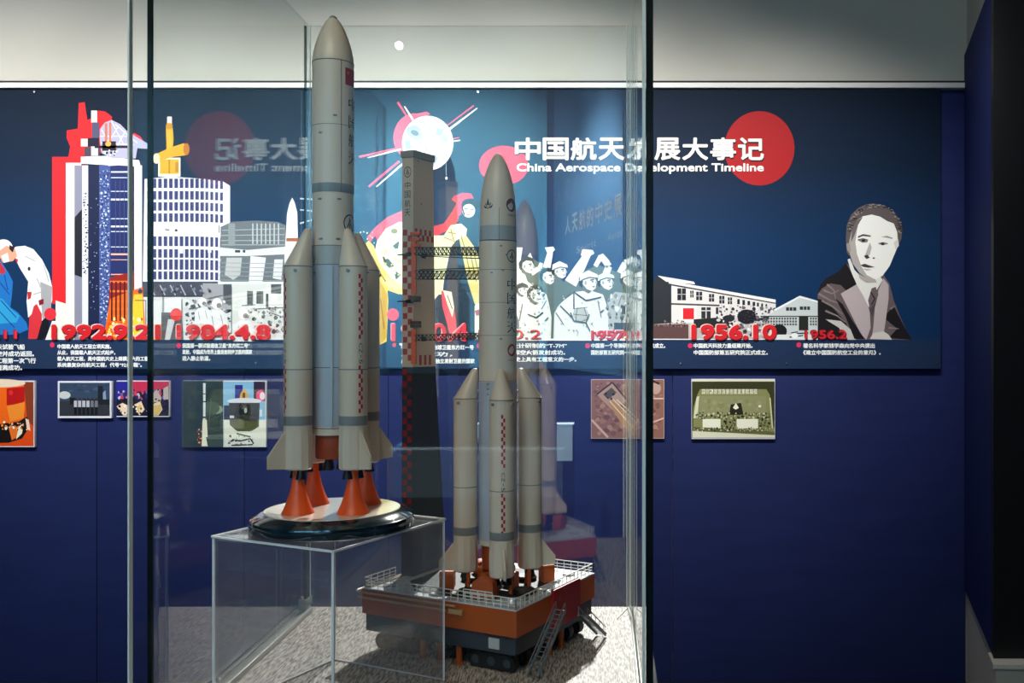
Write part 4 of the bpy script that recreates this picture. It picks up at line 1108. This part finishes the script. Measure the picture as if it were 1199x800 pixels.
for px_, aa in ((160, -1.9), (236, -1.0), (236, -1.95), (282, -1.05), (282, -1.9), (140, -1.2)):
    bm = B(); zz = z1(px_); box(bm, -.0025, .0025, -.001, .0012, -.0012, .0012, .0003)
    bmesh.ops.transform(bm, matrix=Matrix.Translation((rf * math.cos(aa), rf * math.sin(aa), zz)) @ Matrix.Rotation(aa + PI / 2, 4, 'Z'), verts=bm.verts)
    obj('latch', bm, PG, cs)
bm = B(); lathe(bm, [(.0215, z1(536)), (.0225, z1(534)), (.0225, z1(508))], 32); obj('engine_section', bm, RST, rk)
for aa in (0.2, 2.3, 4.4):
    bm = B(); lathe(bm, [(.0075, z1(549)), (.005, z1(541)), (.0035, z1(535))], 16, (.011 * math.cos(aa), .011 * math.sin(aa))); obj('nozzle', bm, DKR, rk)
# flag, letters and mark on the right side of the fairing
fa_ = math.radians(-17)
bm = B(); decal_cyl(bm, ([(k / 6, v) for v in (0, 1) for k in range(7)], [(k, k + 1, k + 8, k + 7) for k in range(6)]), rf, fa_, z1(93), .021, .0225); obj('flag_patch', bm, INKR, fa)
bm = B(); STAR = [(0.5 + .5 * (1 if k % 2 == 0 else .4) * math.sin(k * PI / 5), 0.5 + .5 * (1 if k % 2 == 0 else .4) * math.cos(k * PI / 5)) for k in range(10)]
decal_cyl(bm, poly_geo([STAR]), rf, fa_ - .22, z1(89), .006, .006, eps=.0007); obj('star', bm, GOLD, fa)
for i, chh in enumerate('中国航天'):
    bm = B(); decal_cyl(bm, text_geo(chh, 0), rf, fa_ + .12, z1(124 + i * 21), .017, .017); obj('lettering', bm, INKB, fa)
am = math.radians(-22)
bm = B(); decal_cyl(bm, ring_geo(.86), r1, am, z1(263), .021, .024); decal_cyl(bm, ARROW, r1, am, z1(263), .019, .022); obj('round_mark', bm, INKB, cs)
for i, chh in enumerate('中国航天'):
    bm = B(); decal_cyl(bm, text_geo(chh, 0), r1, am, z1(283 + i * 14), .011, .011); obj('lettering', bm, INKB, cs)
bm = B(); decal_cyl(bm, ring_geo(.8), r1, math.radians(196), z1(262), .02, .012); obj('round_mark', bm, INKB, cs)
ph0 = math.radians(-44)
for k in range(4):
    ph = ph0 + k * PI / 2
    booster(rk, .050, .0178, z1(545), z1(500), z1(315), z1(270), ph, (z1(400), z1(324), z1(483), z1(427)), 'CZ-5', (.0235, .052))
    # flared orange exhaust under each booster
    fx, fy = .050 * math.cos(ph), .050 * math.sin(ph)
    bm = B(); zb = .0238; zt_ = z1(545) - .0005
    prof = []
    for i in range(13):
        t = i / 12
        prof.append((.0062 + .0145 * (1 - t) ** 1.9, zb + (zt_ - zb) * t))
    lathe(bm, prof, 28, (fx, fy)); obj('exhaust_cone', bm, ORF, rk)
rk.location = (bx, by, zA + 0.0006)

# ================================================================== launch platform
H_ = .375
O = Vector((-0.1229, 1.19 * 1.1))           # front corner of the platform
uL = Vector((-.894, .448)); vR = Vector((.448, .894))
LL, RR_ = .276, .238
zd = EYE - H_
pad = thing('launch_platform', 'orange and dark grey launch platform model with a tall umbilical tower, on the silver lining', 'model launch pad')
def PP(a, b, z):
    p = O + uL * a + vR * b
    return Vector((p.x, p.y, z))
def slabp(bm, a0, a1, b0, b1, z0_, z1_):
    prism(bm, [PP(a0, b0, z0_), PP(a0, b1, z0_), PP(a1, b1, z0_), PP(a1, b0, z0_)], (0, 0, z1_ - z0_))
HUL = mat('orange_hull_paint', (176, 78, 22), 0.45, noise=.06, nscale=20)
SKT = mat('dark_slate_paint', (52, 58, 66), 0.5)
DK = mat('pale_grey_deck', (196, 200, 206), 0.5)
DKD = mat('dark_deck_plate', (34, 38, 40), 0.6)
RAIL = mat('white_rail', (222, 220, 212), 0.4)
BLK = mat('black_crawler', (18, 20, 22), 0.5)
bm = B(); slabp(bm, 0, LL, 0, RR_, zd - .039, zd - .002); obj('orange_hull', bm, HUL, pad)
bm = B(); slabp(bm, .004, LL - .004, .004, RR_ - .004, zd - .0655, zd - .0392); sk = obj('grey_skirt', bm, SKT, pad)
bm = B(); slabp(bm, .0, LL, .0, RR_, zd - .0018, zd); dk = obj('deck', bm, DK, pad)
bm = B(); prism(bm, [PP(a_, b_, zd + .0003) for a_, b_ in ((.075, .018), (.035, .06), (.035, .165), (.075, .205), (.19, .205), (.232, .165), (.232, .06), (.19, .018))], (0, 0, .0012)); obj('flame_plate', bm, DKD, dk)
bm = B(); slabp(bm, .262, LL - .002, .004, .20, zd + .0003, zd + .0015); obj('walkway_plate', bm, mat('brown_walkway', (120, 92, 66), .6), dk)
# small hatches on the deck
for a_, b_ in ((.02, .05), (.02, .10), (.03, .16), (.03, .205), (.10, .215), (.17, .21), (.24, .02), (.15, .015)):
    bm = B(); slabp(bm, a_ - .008, a_ + .008, b_ - .006, b_ + .006, zd + .0003, zd + .003); obj('hatch', bm, mat('hatch_grey', (150, 152, 154), .5) if a_ == .02 and b_ == .05 else bpy.data.materials['hatch_grey'], dk)
def rail(pts, gate=None):
    bm = B(); hh = .0150
    for (a0, b0), (a1, b1) in zip(pts, pts[1:]):
        for z_, w_ in ((hh, .0013), (hh * .62, .0009), (hh * .3, .0009)):
            bar(bm, PP(a0, b0, zd + z_), PP(a1, b1, zd + z_), w_)
        n = max(1, int(math.hypot(a1 - a0, b1 - b0) / .012))
        for k in range(n + 1):
            t = k / n
            p = PP(a0 + (a1 - a0) * t, b0 + (b1 - b0) * t, zd)
            bar(bm, p, p + Vector((0, 0, hh)), .0012)
    obj('railing', bm, RAIL, pad)
e_ = .003
rail([(e_, e_), (LL - e_, e_)]); rail([(e_, e_), (e_, RR_ - e_)]); rail([(e_, RR_ - e_), (.12, RR_ - e_)]); rail([(LL - e_, e_), (LL - e_, .075)])
rail([(.10, e_ + .012), (.05, e_ + .012)])
# pipes along the front left side
PIP = mat('tan_pipe', (190, 150, 104), .4)
for dz, ex in ((-.006, .175), (-.014, .16)):
    bm = B(); tube(bm, PP(LL + .004, -.004, zd + dz), PP(LL - ex, -.004, zd + dz), .0017, 8); obj('pipe', bm, PIP, pad)
bm = B(); tube(bm, PP(LL + .006, -.005, zd - .004), PP(LL + .006, .02, zd - .004), .002, 8); obj('pipe', bm, RAIL, pad)
bm = B(); slabp(bm, .088, .112, -.006, -.0005, zd - .017, zd - .010); obj('pipe_bracket', bm, PIP, pad)
# white plate near the front corner
bm = B(); prism(bm, [PP(.030, .002, zd - .060), PP(.048, .002, zd - .060), PP(.048, .002, zd - .045), PP(.030, .002, zd - .045)], PP(0, .0015, 0) - PP(0, 0, 0)); obj('name_plate', bm, mat('pale_plate', (186, 186, 184), .5), sk)
# red flag panel on the right side
FLG = mat('red_flag_panel', (150, 22, 30), .45)
bm = B(); slabp(bm, -.006, -.001, .095, .178, zd - .052, zd + .006); fl = obj('flag_panel', bm, FLG, pad)
nR = -Vector((uL.x, uL.y, 0))
for k, (s_, t_, w_) in enumerate(((.112, -.008, .014), (.128, .000, .005), (.133, -.006, .005), (.133, -.014, .005), (.128, -.020, .005))):
    bm = B(); p = PP(-.0064, s_, zd + t_ - .002); decal_plane(bm, poly_geo([STAR]), p, (vR.x, vR.y, 0), (0, 0, 1), w_, w_); obj('star', bm, mat('dull_gold_star', (176, 60, 40), .5) if k == 0 else bpy.data.materials['dull_gold_star'], fl)
# stairs on the right side
def stair(b0, z0_, b1, z1_, a_=-.012, w=.016):
    bm = B()
    for da in (0, -w):
        bar(bm, PP(a_ + da, b0, z0_), PP(a_ + da, b1, z1_), .0026, .0045)
        bar(bm, PP(a_ + da, b0, z0_ + .012), PP(a_ + da, b1, z1_ + .012), .0012)
    for k in range(15):
        t = k / 14
        bar(bm, PP(a_, b0 + (b1 - b0) * t, z0_ + (z1_ - z0_) * t), PP(a_ - w, b0 + (b1 - b0) * t, z0_ + (z1_ - z0_) * t), .0018, .0010)
        if k % 3 == 0:
            for da in (0, -w):
                p = PP(a_ + da, b0 + (b1 - b0) * t, z0_ + (z1_ - z0_) * t); bar(bm, p, p + Vector((0, 0, .012)), .0010)
    obj('stairway', bm, mat('grey_stair_metal', (104, 108, 112), .45), pad)
stair(.090, zd - .020, .010, GZ0 + .0035)
stair(.160, zd - .046, .222, GZ0 + .0035)
# orange legs under the skirt
zs0 = GZ0 + .0005
for a_, b_ in ((.105, .012), (.138, .012), (.170, .012), (.012, .110), (.012, .148), (.14, .12), (.14, .2)):
    bm = B(); p = PP(a_, b_, 0); lathe(bm, [(.0065, zs0), (.0065, zs0 + .003), (.0045, zs0 + .004), (.0045, zd - .0658)], 14, (p.x, p.y)); obj('support_leg', bm, HUL, pad)
# four crawler bogies
def bogie(a_, b_):
    w, l, h = .048, .076, zd - .0662 - zs0
    bm = B(); slabp(bm, a_ - l * .35, a_ + l * .35, b_ - w * .28, b_ + w * .28, zs0 + h * .45, zs0 + h); bg = obj('crawler', bm, BLK, pad)
    for sb in (-1, 1):
        bm = B(); bc = b_ + sb * w * .36; n = 22; r = h * .40
        # track loop
        loop = []
        for k in range(n):
            t = 2 * PI * k / n
            x = (l * .5 - r) * (1 if math.cos(t) > 0 else -1) + r * math.cos(t); zz = r + r * math.sin(t)
            loop.append((a_ + x, zz))
        prism(bm, [PP(x, bc - w * .12, zs0 + .0012 + zz) for x, zz in loop], (vR.x * w * .24, vR.y * w * .24, 0))
        tr = obj('track', bm, BLK, bg)
        bm = B()
        for k in range(24):
            t = k / 24 * 2 * PI
            x = (l * .5 - r) * (1 if math.cos(t) > 0 else -1) + r * math.cos(t) if abs(math.cos(t)) > .5 else (l * .5 - r * .5) * math.cos(t) / .5
            zz = r + r * (math.sin(t) if abs(math.cos(t)) > .5 else math.copysign(1, math.sin(t)))
            p = PP(a_ + x, bc, zs0 + .0012 + max(.0004, min(2 * r, zz)))
            bar(bm, p - Vector((vR.x, vR.y, 0)) * w * .14, p + Vector((vR.x, vR.y, 0)) * w * .14, .0022, .0022)
        obj('track_pads', bm, BLK, bg)
        for q_ in (-1, 0, 1):
            bm = B(); c_ = PP(a_ + q_ * (l * .5 - r), bc - w * .125, zs0 + r + .0012); tube(bm, c_, c_ - Vector((vR.x, vR.y, 0)) * .0015, r * .55, 14); obj('road_wheel', bm, SKT, bg)
for a_, b_ in ((.050, .036), (.222, .036), (.050, .198), (.222, .198)):
    bogie(a_, b_)

# ---------------------------------------------------------------- umbilical tower
TW = mat('warm_grey_tower_paint', (204, 184, 160), .45, noise=.03, nscale=10)
TD = mat('dark_slate_tower_paint', (44, 56, 66), .5)
TR = mat('dull_red_checker', (168, 66, 50), .5)
TRD = mat('deep_red_checker', (150, 44, 34), .5)
BR = mat('bronze_bracket', (84, 70, 56), .5, .4)
ORE = mat('orange_lift_shaft', (206, 88, 34), .5)
ut = 1.36
def zt1(py, k=ut): return EYE + (400 - py) * k / 1000
def tower_section(name, zlo, zhi, a0, a1, b0lo, b1lo, b0hi, b1hi, m, parent):
    bm = B()
    lo = [PP(a0, b0lo, zlo), PP(a0, b1lo, zlo), PP(a1, b1lo, zlo), PP(a1, b0lo, zlo)]
    hi = [PP(a0, b0hi, zhi), PP(a0, b1hi, zhi), PP(a1, b1hi, zhi), PP(a1, b0hi, zhi)]
    A_ = [bm.verts.new(p) for p in lo]; C_ = [bm.verts.new(p) for p in hi]
    for k in range(4):
        bm.faces.new((A_[k], A_[(k + 1) % 4], C_[(k + 1) % 4], C_[k]))
    bm.faces.new(list(reversed(A_))); bm.faces.new(C_)
    return obj(name, bm, m, parent)
A0, A1 = .246, .268
def b1at(z):      # far edge of the tower narrows upwards
    ztop, zmid = zt1(178), zt1(430)
    if z > zmid:
        return .143 - .006 * (z - zmid) / (ztop - zmid)
    return .143 + .030 * (zmid - z) / (zmid - zd)
zmid, ztop = zt1(430), zt1(184)
tw = tower_section('umbilical_tower', zmid, ztop, A0, A1, .085, b1at(zmid), .085, b1at(ztop), TW, pad)
tower_section('tower_base', zd + .0018, zmid - .0005, A0, A1, .083, b1at(zd), .085, b1at(zmid), TD, tw)
bm = B(); e2 = .002
prism(bm, [PP(A0 - e2, .085 - e2, ztop + .0005), PP(A0 - e2, b1at(ztop) + e2, ztop + .0005), PP(A1 + e2, b1at(ztop) + e2, ztop + .0005), PP(A1 + e2, .085 - e2, ztop + .0005)], (0, 0, .0105)); obj('tower_cap', bm, mat('tower_cap_grey', (140, 134, 126), .5), tw)
# marks on the narrow front left face (plane b = .085) : horizontal = uL from A1 (left) to A0
nF = Vector((-vR.x, -vR.y, 0))
def onF(s, z, d=.0004):   # s from 0 (left edge) to 1 (near corner)
    return PP(A1 + (A0 - A1) * s, .085, z) + nF * d
uxF = Vector((-uL.x, -uL.y, 0))
bm = B(); decal_plane(bm, ring_geo(.86), onF(.5, zt1(201)), uxF, (0, 0, 1), .0145, .0175); decal_plane(bm, ARROW, onF(.5, zt1(201)), uxF, (0, 0, 1), .0130, .0160); obj('round_mark', bm, INKB, tw)
for i, chh in enumerate('中国航天'):
    bm = B(); decal_plane(bm, text_geo(chh, 0), onF(.5, zt1(216.5 + i * 10.7)), uxF, (0, 0, 1), .0115, .0115); obj('lettering', bm, INKB, tw)
# wide right face: plane a = A0, horizontal = vR from near corner
nS = Vector((-uL.x, -uL.y, 0))
uxS = Vector((vR.x, vR.y, 0))
def onS(s, z, d=.0004):
    return PP(A0, .085 + s, z) + nS * d
def zR(py, s):
    return EYE + (400 - py) * (ut + s * .894 / 1.1) / 1000
SQ = ([(0, 0), (1, 0), (1, 1), (0, 1)], [(0, 1, 2, 3)])
bm = B()
for i in range(8):
    for j in range(2):
        if (i + j) % 2 == 0:
            decal_plane(bm, SQ, onS(.004 + i * .0060 + .003, zt1(270.5 + j * 7)), uxS, (0, 0, 1), .0060, .0094)
obj('checker_band', bm, TR, tw)
bm = B()
for i in range(3):
    decal_plane(bm, SQ, onS(.018 + i * .0125, zt1(422)), uxS, (0, 0, 1), .0062, .016)
obj('checker_band', bm, TR, tw)
bm = B()
for j in range(22):
    decal_plane(bm, SQ, onF(.28 + .44 * (j % 2), zt1(272 + j * 7.0)), uxF, (0, 0, 1), .0088, .0094)
obj('checker_band', bm, TR, tw)
bm = B()
for j in range(34):
    zz = zt1(436 + j * 7.2)
    if zz > zd + .006:
        decal_plane(bm, SQ, onF(.28 + .44 * (j % 2), zz, .0014), uxF, (0, 0, 1), .0088, .0096)
obj('checker_band', bm, TRD, tw)
# lift shafts
for y0_, y1_ in ((283, 345), (386, 426)):
    bm = B(); p0_, p1_ = onS(-.002, zt1(y1_), .003), onS(-.002, zt1(y0_), .003); bar(bm, p0_, p1_, .0075, .007); obj('lift_shaft', bm, ORE, tw)
for y_ in (274, 281, 352, 349, 382, 378, 288):
    bm = B(); c_ = onS(.0, zt1(y_), .005); R_ = random.Random(int(y_)); box(bm, -.008, .008, -.004, .004, -.0025, .0025, .0005); bmesh.ops.transform(bm, matrix=Matrix.Translation(c_) @ Matrix.Rotation(R_.uniform(-.3, .3), 4, 'Z'), verts=bm.verts); obj('bracket', bm, BR if y_ > 300 else ORE, tw)
for y_ in (298, 353):
    bm = B(); tube(bm, onF(-.25, zt1(y_), .004), onF(1.35, zt1(y_ - .5), .004), .0011, 8); tube(bm, onF(.55, zt1(y_), .004), onF(1.1, zt1(y_), .004), .003, 10); obj('boom', bm, DKR, tw)
bm = B(); slb = [onF(.05, zt1(463), .0005), onS(.006, zt1(463), .0005)]
for k in range(8):
    p = onF(.05 + k * .17, zt1(455), .006); bar(bm, p, p - Vector((0, 0, .011)), .0010)
for k in range(4):
    bar(bm, onF(.05, zt1(455 + k * 2.7), .006), onF(1.25, zt1(455 + k * 2.7), .006), .0010)
obj('mesh_platform', bm, mat('dark_grille', (60, 62, 62), .5, .3), tw)
for y_ in (300, 397):
    bm = B(); p = onS(.026, zR(y_, .026), .0006); decal_plane(bm, SQ, p, uxS, (0, 0, 1), .012, .0075); obj('dark_opening', bm, INKB, tw)
for y_, s_ in ((189, .012), (239, .020)):
    bm = B(); decal_plane(bm, disc_geo(12), onS(s_, zR(y_, s_), .0006), uxS, (0, 0, 1), .0026, .0026); obj('dark_opening', bm, INKB, tw)

# ---------------------------------------------------------------- second rocket
u2 = 1.30
rx, ry = (583 - 708) * u2 / 1000, u2 * 1.1
zr0 = zd + .040
def z2(py): return EYE + (400 - py) * u2 / 1000 - zr0
rk2 = thing('rocket_model', 'white rocket model standing on the orange launch platform beside its tower', 'model rocket')
ra = .0285
bm = B()
lathe(bm, [(ra - .001, z2(283)), (ra - .001, z2(262)), (ra - .0012, z2(245)), (.0255, z2(230)), (.0235, z2(218)), (.0195, z2(205)), (.0140, z2(193)), (.0085, z2(185)), (.0040, z2(181)), (0, z2(179.5))], 48); fa2 = obj('payload_fairing', bm, PW, rk2)
bm = B(); lathe(bm, [(ra - .0006, z2(282.5)), (ra - .0006, z2(266))], 48, cap0=False, cap1=False); obj('grey_band', bm, mat('light_grey_band', (158, 158, 154), .4), fa2)
bm = B(); seam(bm, ra - .001, z2(283), n=48, w=.0007); obj('panel_seam', bm, SE, fa2)
bm = B(); a = math.radians(-80); bar(bm, ((ra - .0006) * math.cos(a), (ra - .0006) * math.sin(a), z2(283)), ((ra - .0012) * math.cos(a), (ra - .0012) * math.sin(a), z2(246)), .0006); obj('panel_seam', bm, SE, fa2)
bm = B(); lathe(bm, [(ra, z2(636)), (ra, z2(284))], 48); cs2 = obj('core_stage', bm, PW, rk2)
bm = B(); lathe(bm, [(ra + .0003, z2(630)), (ra + .0003, z2(447))], 48, cap0=False, cap1=False); obj('tank_section', bm, PB, cs2)
for y_ in (317, 355, 393, 446):
    bm = B(); seam(bm, ra, z2(y_), n=48, w=.0003); obj('panel_seam', bm, SE, cs2)
bm = B(); lathe(bm, [(.024, z2(664)), (.025, z2(636))], 32); obj('engine_section', bm, RST, rk2)
for y_, aa in ((290, -1.3), (300, -1.0), (318, -1.2), (321, -1.8), (397, -1.3), (449, -2.0), (455, -2.0), (461, -2.0)):
    bm = B(); box(bm, -.0018, .0018, -.001, .0014, -.0012, .0012, .0003); bmesh.ops.transform(bm, matrix=Matrix.Translation((ra * math.cos(aa), ra * math.sin(aa), z2(y_))) @ Matrix.Rotation(aa + PI / 2, 4, 'Z'), verts=bm.verts); obj('latch', bm, PG, cs2)
at = math.radians(-37)
bm = B(); decal_cyl(bm, SWOOSH, ra - .0015, math.radians(-116), z2(241), .0165, .0165, eps=.0007); obj('launch_mark', bm, INKB, fa2)
bm = B(); decal_cyl(bm, disc_geo(), ra - .0012, at, z2(242), .019, .020, eps=.0005); obj('round_mark', bm, mat('maroon_mark', (92, 50, 60), .5), fa2)
bm = B(); decal_cyl(bm, ARROW, ra - .0012, at, z2(242), .015, .016, eps=.0008); obj('round_mark', bm, PB, fa2)
bm = B(); decal_cyl(bm, text_geo('中国航天', 0), ra - .001, at, z2(254), .016, .0034, eps=.0005); obj('lettering', bm, INKB, fa2)
bm = B(); decal_cyl(bm, ring_geo(.86), ra, at, z2(301), .0190, .0195); decal_cyl(bm, ARROW, ra, at, z2(301), .017, .018); obj('round_mark', bm, INKB, cs2)
for i, chh in enumerate('中国航天'):
    bm = B(); decal_cyl(bm, text_geo(chh, 0), ra, at, z2(334 + i * 16.5), .0175, .0170); obj('lettering', bm, INKB, cs2)
bm = B(); decal_cyl(bm, disc_geo(), ra, at, z2(410), .0165, .0185, eps=.0004); obj('round_mark', bm, INKR, cs2)
bm = B(); decal_cyl(bm, poly_geo([[(.3, .1), (.7, .35), (.35, .6), (.75, .9), (.6, .95), (.2, .6), (.5, .35), (.25, .18)]]), ra, at, z2(410), .012, .014, eps=.0007); obj('round_mark', bm, PW, cs2)
bm = B(); decal_cyl(bm, text_geo('中国火箭', 0), ra, at, z2(421.5), .014, .0026); obj('lettering', bm, INKB, cs2)
ph0 = math.radians(-77)
for k in range(4):
    booster(rk2, .0490, .0180, z2(666), z2(628), z2(466), z2(431), ph0 + k * PI / 2, (z2(545), z2(482), z2(619), z2(570)), 'CZ-5', (.0215, .045))
rk2.location = (rx, ry, zr0)

# launch mount under the rocket: rounded orange hold-down blocks, posts and dark pads
lo = z2(672) + zr0
for k in range(4):
    ph = ph0 + k * PI / 2
    ox, oy, w_ = ((-.012, -.058, .032), (.072, .034, .022), (-.030, .060, .026), (-.076, -.004, .026))[k]
    hgt = .0272
    an0 = math.atan2(oy, ox)
    for (px_, py_, ww) in ((ox, oy, w_), (.030 * math.cos(ph + PI / 4), .030 * math.sin(ph + PI / 4), .013)):
        an1 = math.atan2(py_, px_)
        c_ = Vector((rx + px_, ry + py_, 0)); uu = Vector((-math.sin(an1), math.cos(an1), 0)); dd = Vector((math.cos(an1), math.sin(an1), 0))
        pts = [c_ + uu * ww / 2 + Vector((0, 0, zd + .0018)) - dd * ww * .42]
        for t in range(11):
            an = PI * t / 10
            cs_, sn_ = math.cos(an), math.sin(an)
            pts.append(c_ + uu * (ww / 2 * math.copysign(abs(cs_) ** .6, cs_)) + Vector((0, 0, zd + .0018 + hgt - ww * .28 + ww * .28 * abs(sn_) ** .6)) - dd * ww * .42)
        pts.append(c_ - uu * ww / 2 + Vector((0, 0, zd + .0018)) - dd * ww * .42)
        prism(bm := B(), pts, dd * ww * .84); obj('hold_down_block', bm, HUL, pad)
    for s_ in (-1, 1):
        a_ = ph + s_ * .30
        bm = B(); p = (rx + .048 * math.cos(a_), ry + .048 * math.sin(a_)); lathe(bm, [(.003, zd + .0018), (.003, zr0 + z2(666) - .0002)], 10, p); obj('mount_post', bm, HUL, pad)
    bm = B(); a_ = ph + .62; p = (rx + .058 * math.cos(a_), ry + .058 * math.sin(a_)); lathe(bm, [(.017, zd + .0018), (.018, zd + .006), (.015, zd + .009)], 20, p); obj('flame_pad', bm, BLK, pad)

# swing arms: lattice trusses from the tower to the rocket
ARM = mat('dark_bronze_lattice', (58, 50, 44), .5, .3)
def truss(p, q_, h, w, n, lab='swing_arm'):
    bm = B(); d = (q_ - p); sd = d.cross(Vector((0, 0, 1))).normalized() * w / 2; up = Vector((0, 0, h))
    for o_ in (sd, -sd):
        for u_ in (Vector(), up):
            bar(bm, p + o_ + u_, q_ + o_ + u_, .0011)
        for k in range(n):
            a_ = p + o_ + d * (k / n); b_ = p + o_ + d * ((k + 1) / n)
            bar(bm, a_, b_ + up, .0008); bar(bm, a_ + up, b_, .0008); bar(bm, b_, b_ + up, .0008)
    for k in range(n + 1):
        a_ = p + d * (k / n); bar(bm, a_ - sd, a_ + sd, .0008)
    return obj(lab, bm, ARM, tw)
core = Vector((rx, ry, 0))
for y_, h, n, yend, k_ in ((299, .012, 16, 299, 0), (327, .013, 14, 327, 0), (399, .009, 16, 397, 0)):
    p = onS(.001, zt1(y_), .006)
    d = (Vector((core.x, core.y, 0)) - Vector((p.x, p.y, 0)))
    q_ = Vector((core.x, core.y, 0)) - d.normalized() * (ra + .0008); q_.z = EYE + (400 - yend) * 1.31 / 1000
    truss(p, q_, h, .010, n)
for y_, y2_ in ((300, 303), (316, 314)):
    bm = B(); p = onS(.004, zt1(y_), .010); q_ = Vector((core.x - ra * .8, core.y - ra * .5, EYE + (400 - y2_) * 1.29 / 1000)); tube(bm, p, q_, .0008, 6); obj('cable', bm, DKR, tw)
rebase(pad, PP(LL / 2, RR_ / 2, GZ0 + .0005))
# ================================================================== camera
cam = bpy.data.cameras.new('camera')
co = bpy.data.objects.new('camera', cam); COL.objects.link(co)
co.location = (0, 0, EYE); co.rotation_euler = (PI / 2, 0, 0)
cam.sensor_width = 36; cam.sensor_fit = 'HORIZONTAL'
cam.lens = 1100 / 1199 * 36
cam.shift_x = -(708 - 599.5) / 1199
cam.clip_start = 0.05; cam.clip_end = 50
S.camera = co

# ================================================================== lights
w = bpy.data.worlds.new('world'); S.world = w; w.use_nodes = True
w.node_tree.nodes['Background'].inputs[0].default_value = (0.75, 0.85, 1, 1)
w.node_tree.nodes['Background'].inputs[1].default_value = 0.03
def spot(name, loc, tgt, power, size, blend=0.6, col=(1, 0.97, 0.93), r=0.04):
    l = bpy.data.lights.new(name, 'SPOT'); l.energy = power; l.spot_size = math.radians(size); l.spot_blend = blend; l.color = col; l.shadow_soft_size = r
    o = bpy.data.objects.new(name, l); COL.objects.link(o); o.location = loc
    o.rotation_euler = (Vector(tgt) - Vector(loc)).to_track_quat('-Z', 'Y').to_euler()
    return o
def area(name, loc, tgt, power, sx, sy, col=(1, 1, 1)):
    l = bpy.data.lights.new(name, 'AREA'); l.shape = 'RECTANGLE'; l.size = sx; l.size_y = sy; l.energy = power; l.color = col
    o = bpy.data.objects.new(name, l); COL.objects.link(o); o.location = loc
    o.rotation_euler = (Vector(tgt) - Vector(loc)).to_track_quat('-Z', 'Y').to_euler()
    return o
for px, pw, ty, sz in ((-160, 150, 280, 84), (90, 160, 290, 82), (330, 195, 305, 76), (560, 235, 300, 76), (745, 120, 330, 76), (925, 95, 300, 60)):
    x = X(px)
    spot('wall_washer', (x, WY - 1.9, 3.28), (x, WY, Z(ty)), pw, sz, 1.0)
spot('case_spot', (-0.10, 4.12, 3.22), (-0.2, 1.4, 1.10), 950, 26, 0.4, (1, 0.97, 0.94))
area('room_light', (-0.5, -0.4, 3.3), (-0.3, 1.2, 1.5), 32, 1.4, 0.5, (1, 0.86, 0.66))
for px in (-3.4, -2.2, -1.0, 0.1):
    spot('opposite_board_fill', (px, -1.7, 3.28), (px, -3.2, 2.1), 430, 95, 0.8)  # added unseen spots, brighten the teal board for its reflection
spot('side_board_fill', (-.9, -1.3, 3.2), sw(1.9, 0, 2.0), 1200, 75, 0.9)  # added spot so the wall lettering shows up in the glass
spot('right_wall_fill', (.5, 2.5, 3.28), (1.55, 3.8, 1.2), 60, 90, 0.9)  # added fill that brightens the right wall and its plinth
# a ceiling spotlight whose lens shows as a small bright reflection in the glass
sl = thing('ceiling_spotlight', 'small lit ceiling spotlight behind the camera, seen as a bright dot in the glass', 'lamp')
q = Vector((-1.077, -1.585, 3.15)); dn = (Vector((-.3, 1.2, 1.8)) - q).normalized()
bm = B(); tube(bm, q - dn * .002, q - dn * .11, .034, 20); obj('lamp_body', bm, BLACK, sl)
em = bpy.data.materials.new('lit_lens'); em.use_nodes = True
em.node_tree.nodes['Principled BSDF'].inputs['Emission Color'].default_value = (1, .97, .9, 1); em.node_tree.nodes['Principled BSDF'].inputs['Emission Strength'].default_value = 25
bm = B(); tube(bm, q - dn * .0015, q + dn * .003, .020, 20); obj('lens', bm, em, sl)
bm = B(); tube(bm, q - dn * .06 + Vector((0, 0, .03)), Vector((q.x - dn.x * .06, q.y - dn.y * .06, H)), .008, 10); obj('stem', bm, BLACK, sl)
rebase(sl, q)

# added block with a glowing face, unseen but for its mirror image
kk = thing('mirrored_block', 'added dark block with a glowing pale face behind the camera, mirrored behind the smaller rocket', 'reflection prop')
kb = mat('dark_block_body', (40, 44, 52), .4)
bm = B(); box(bm, -.873, -.163, -1.80, -1.66, 0.03, 1.17, .004); box(bm, -.90, -.13, -1.86, -1.60, 0.0, .03, .003); obj('block_body', bm, kb, kk)
sm = bpy.data.materials.new('glow_face_mat'); sm.use_nodes = True
sm.node_tree.nodes['Principled BSDF'].inputs['Emission Color'].default_value = (.45, .72, .85, 1); sm.node_tree.nodes['Principled BSDF'].inputs['Emission Strength'].default_value = 1.6
bm = B(); box(bm, -.865, -.171, -1.659, -1.652, .966, 1.158); obj('glow_face', bm, sm, kk)
se = bpy.data.materials.new('glow_edge_mat'); se.use_nodes = True
se.node_tree.nodes['Principled BSDF'].inputs['Emission Color'].default_value = (.7, .9, 1, 1); se.node_tree.nodes['Principled BSDF'].inputs['Emission Strength'].default_value = 7
bm = B(); box(bm, -.873, -.163, -1.659, -1.650, 1.1595, 1.170); obj('glow_strip', bm, se, kk)
rebase(kk, (-.518, -1.73, 0))
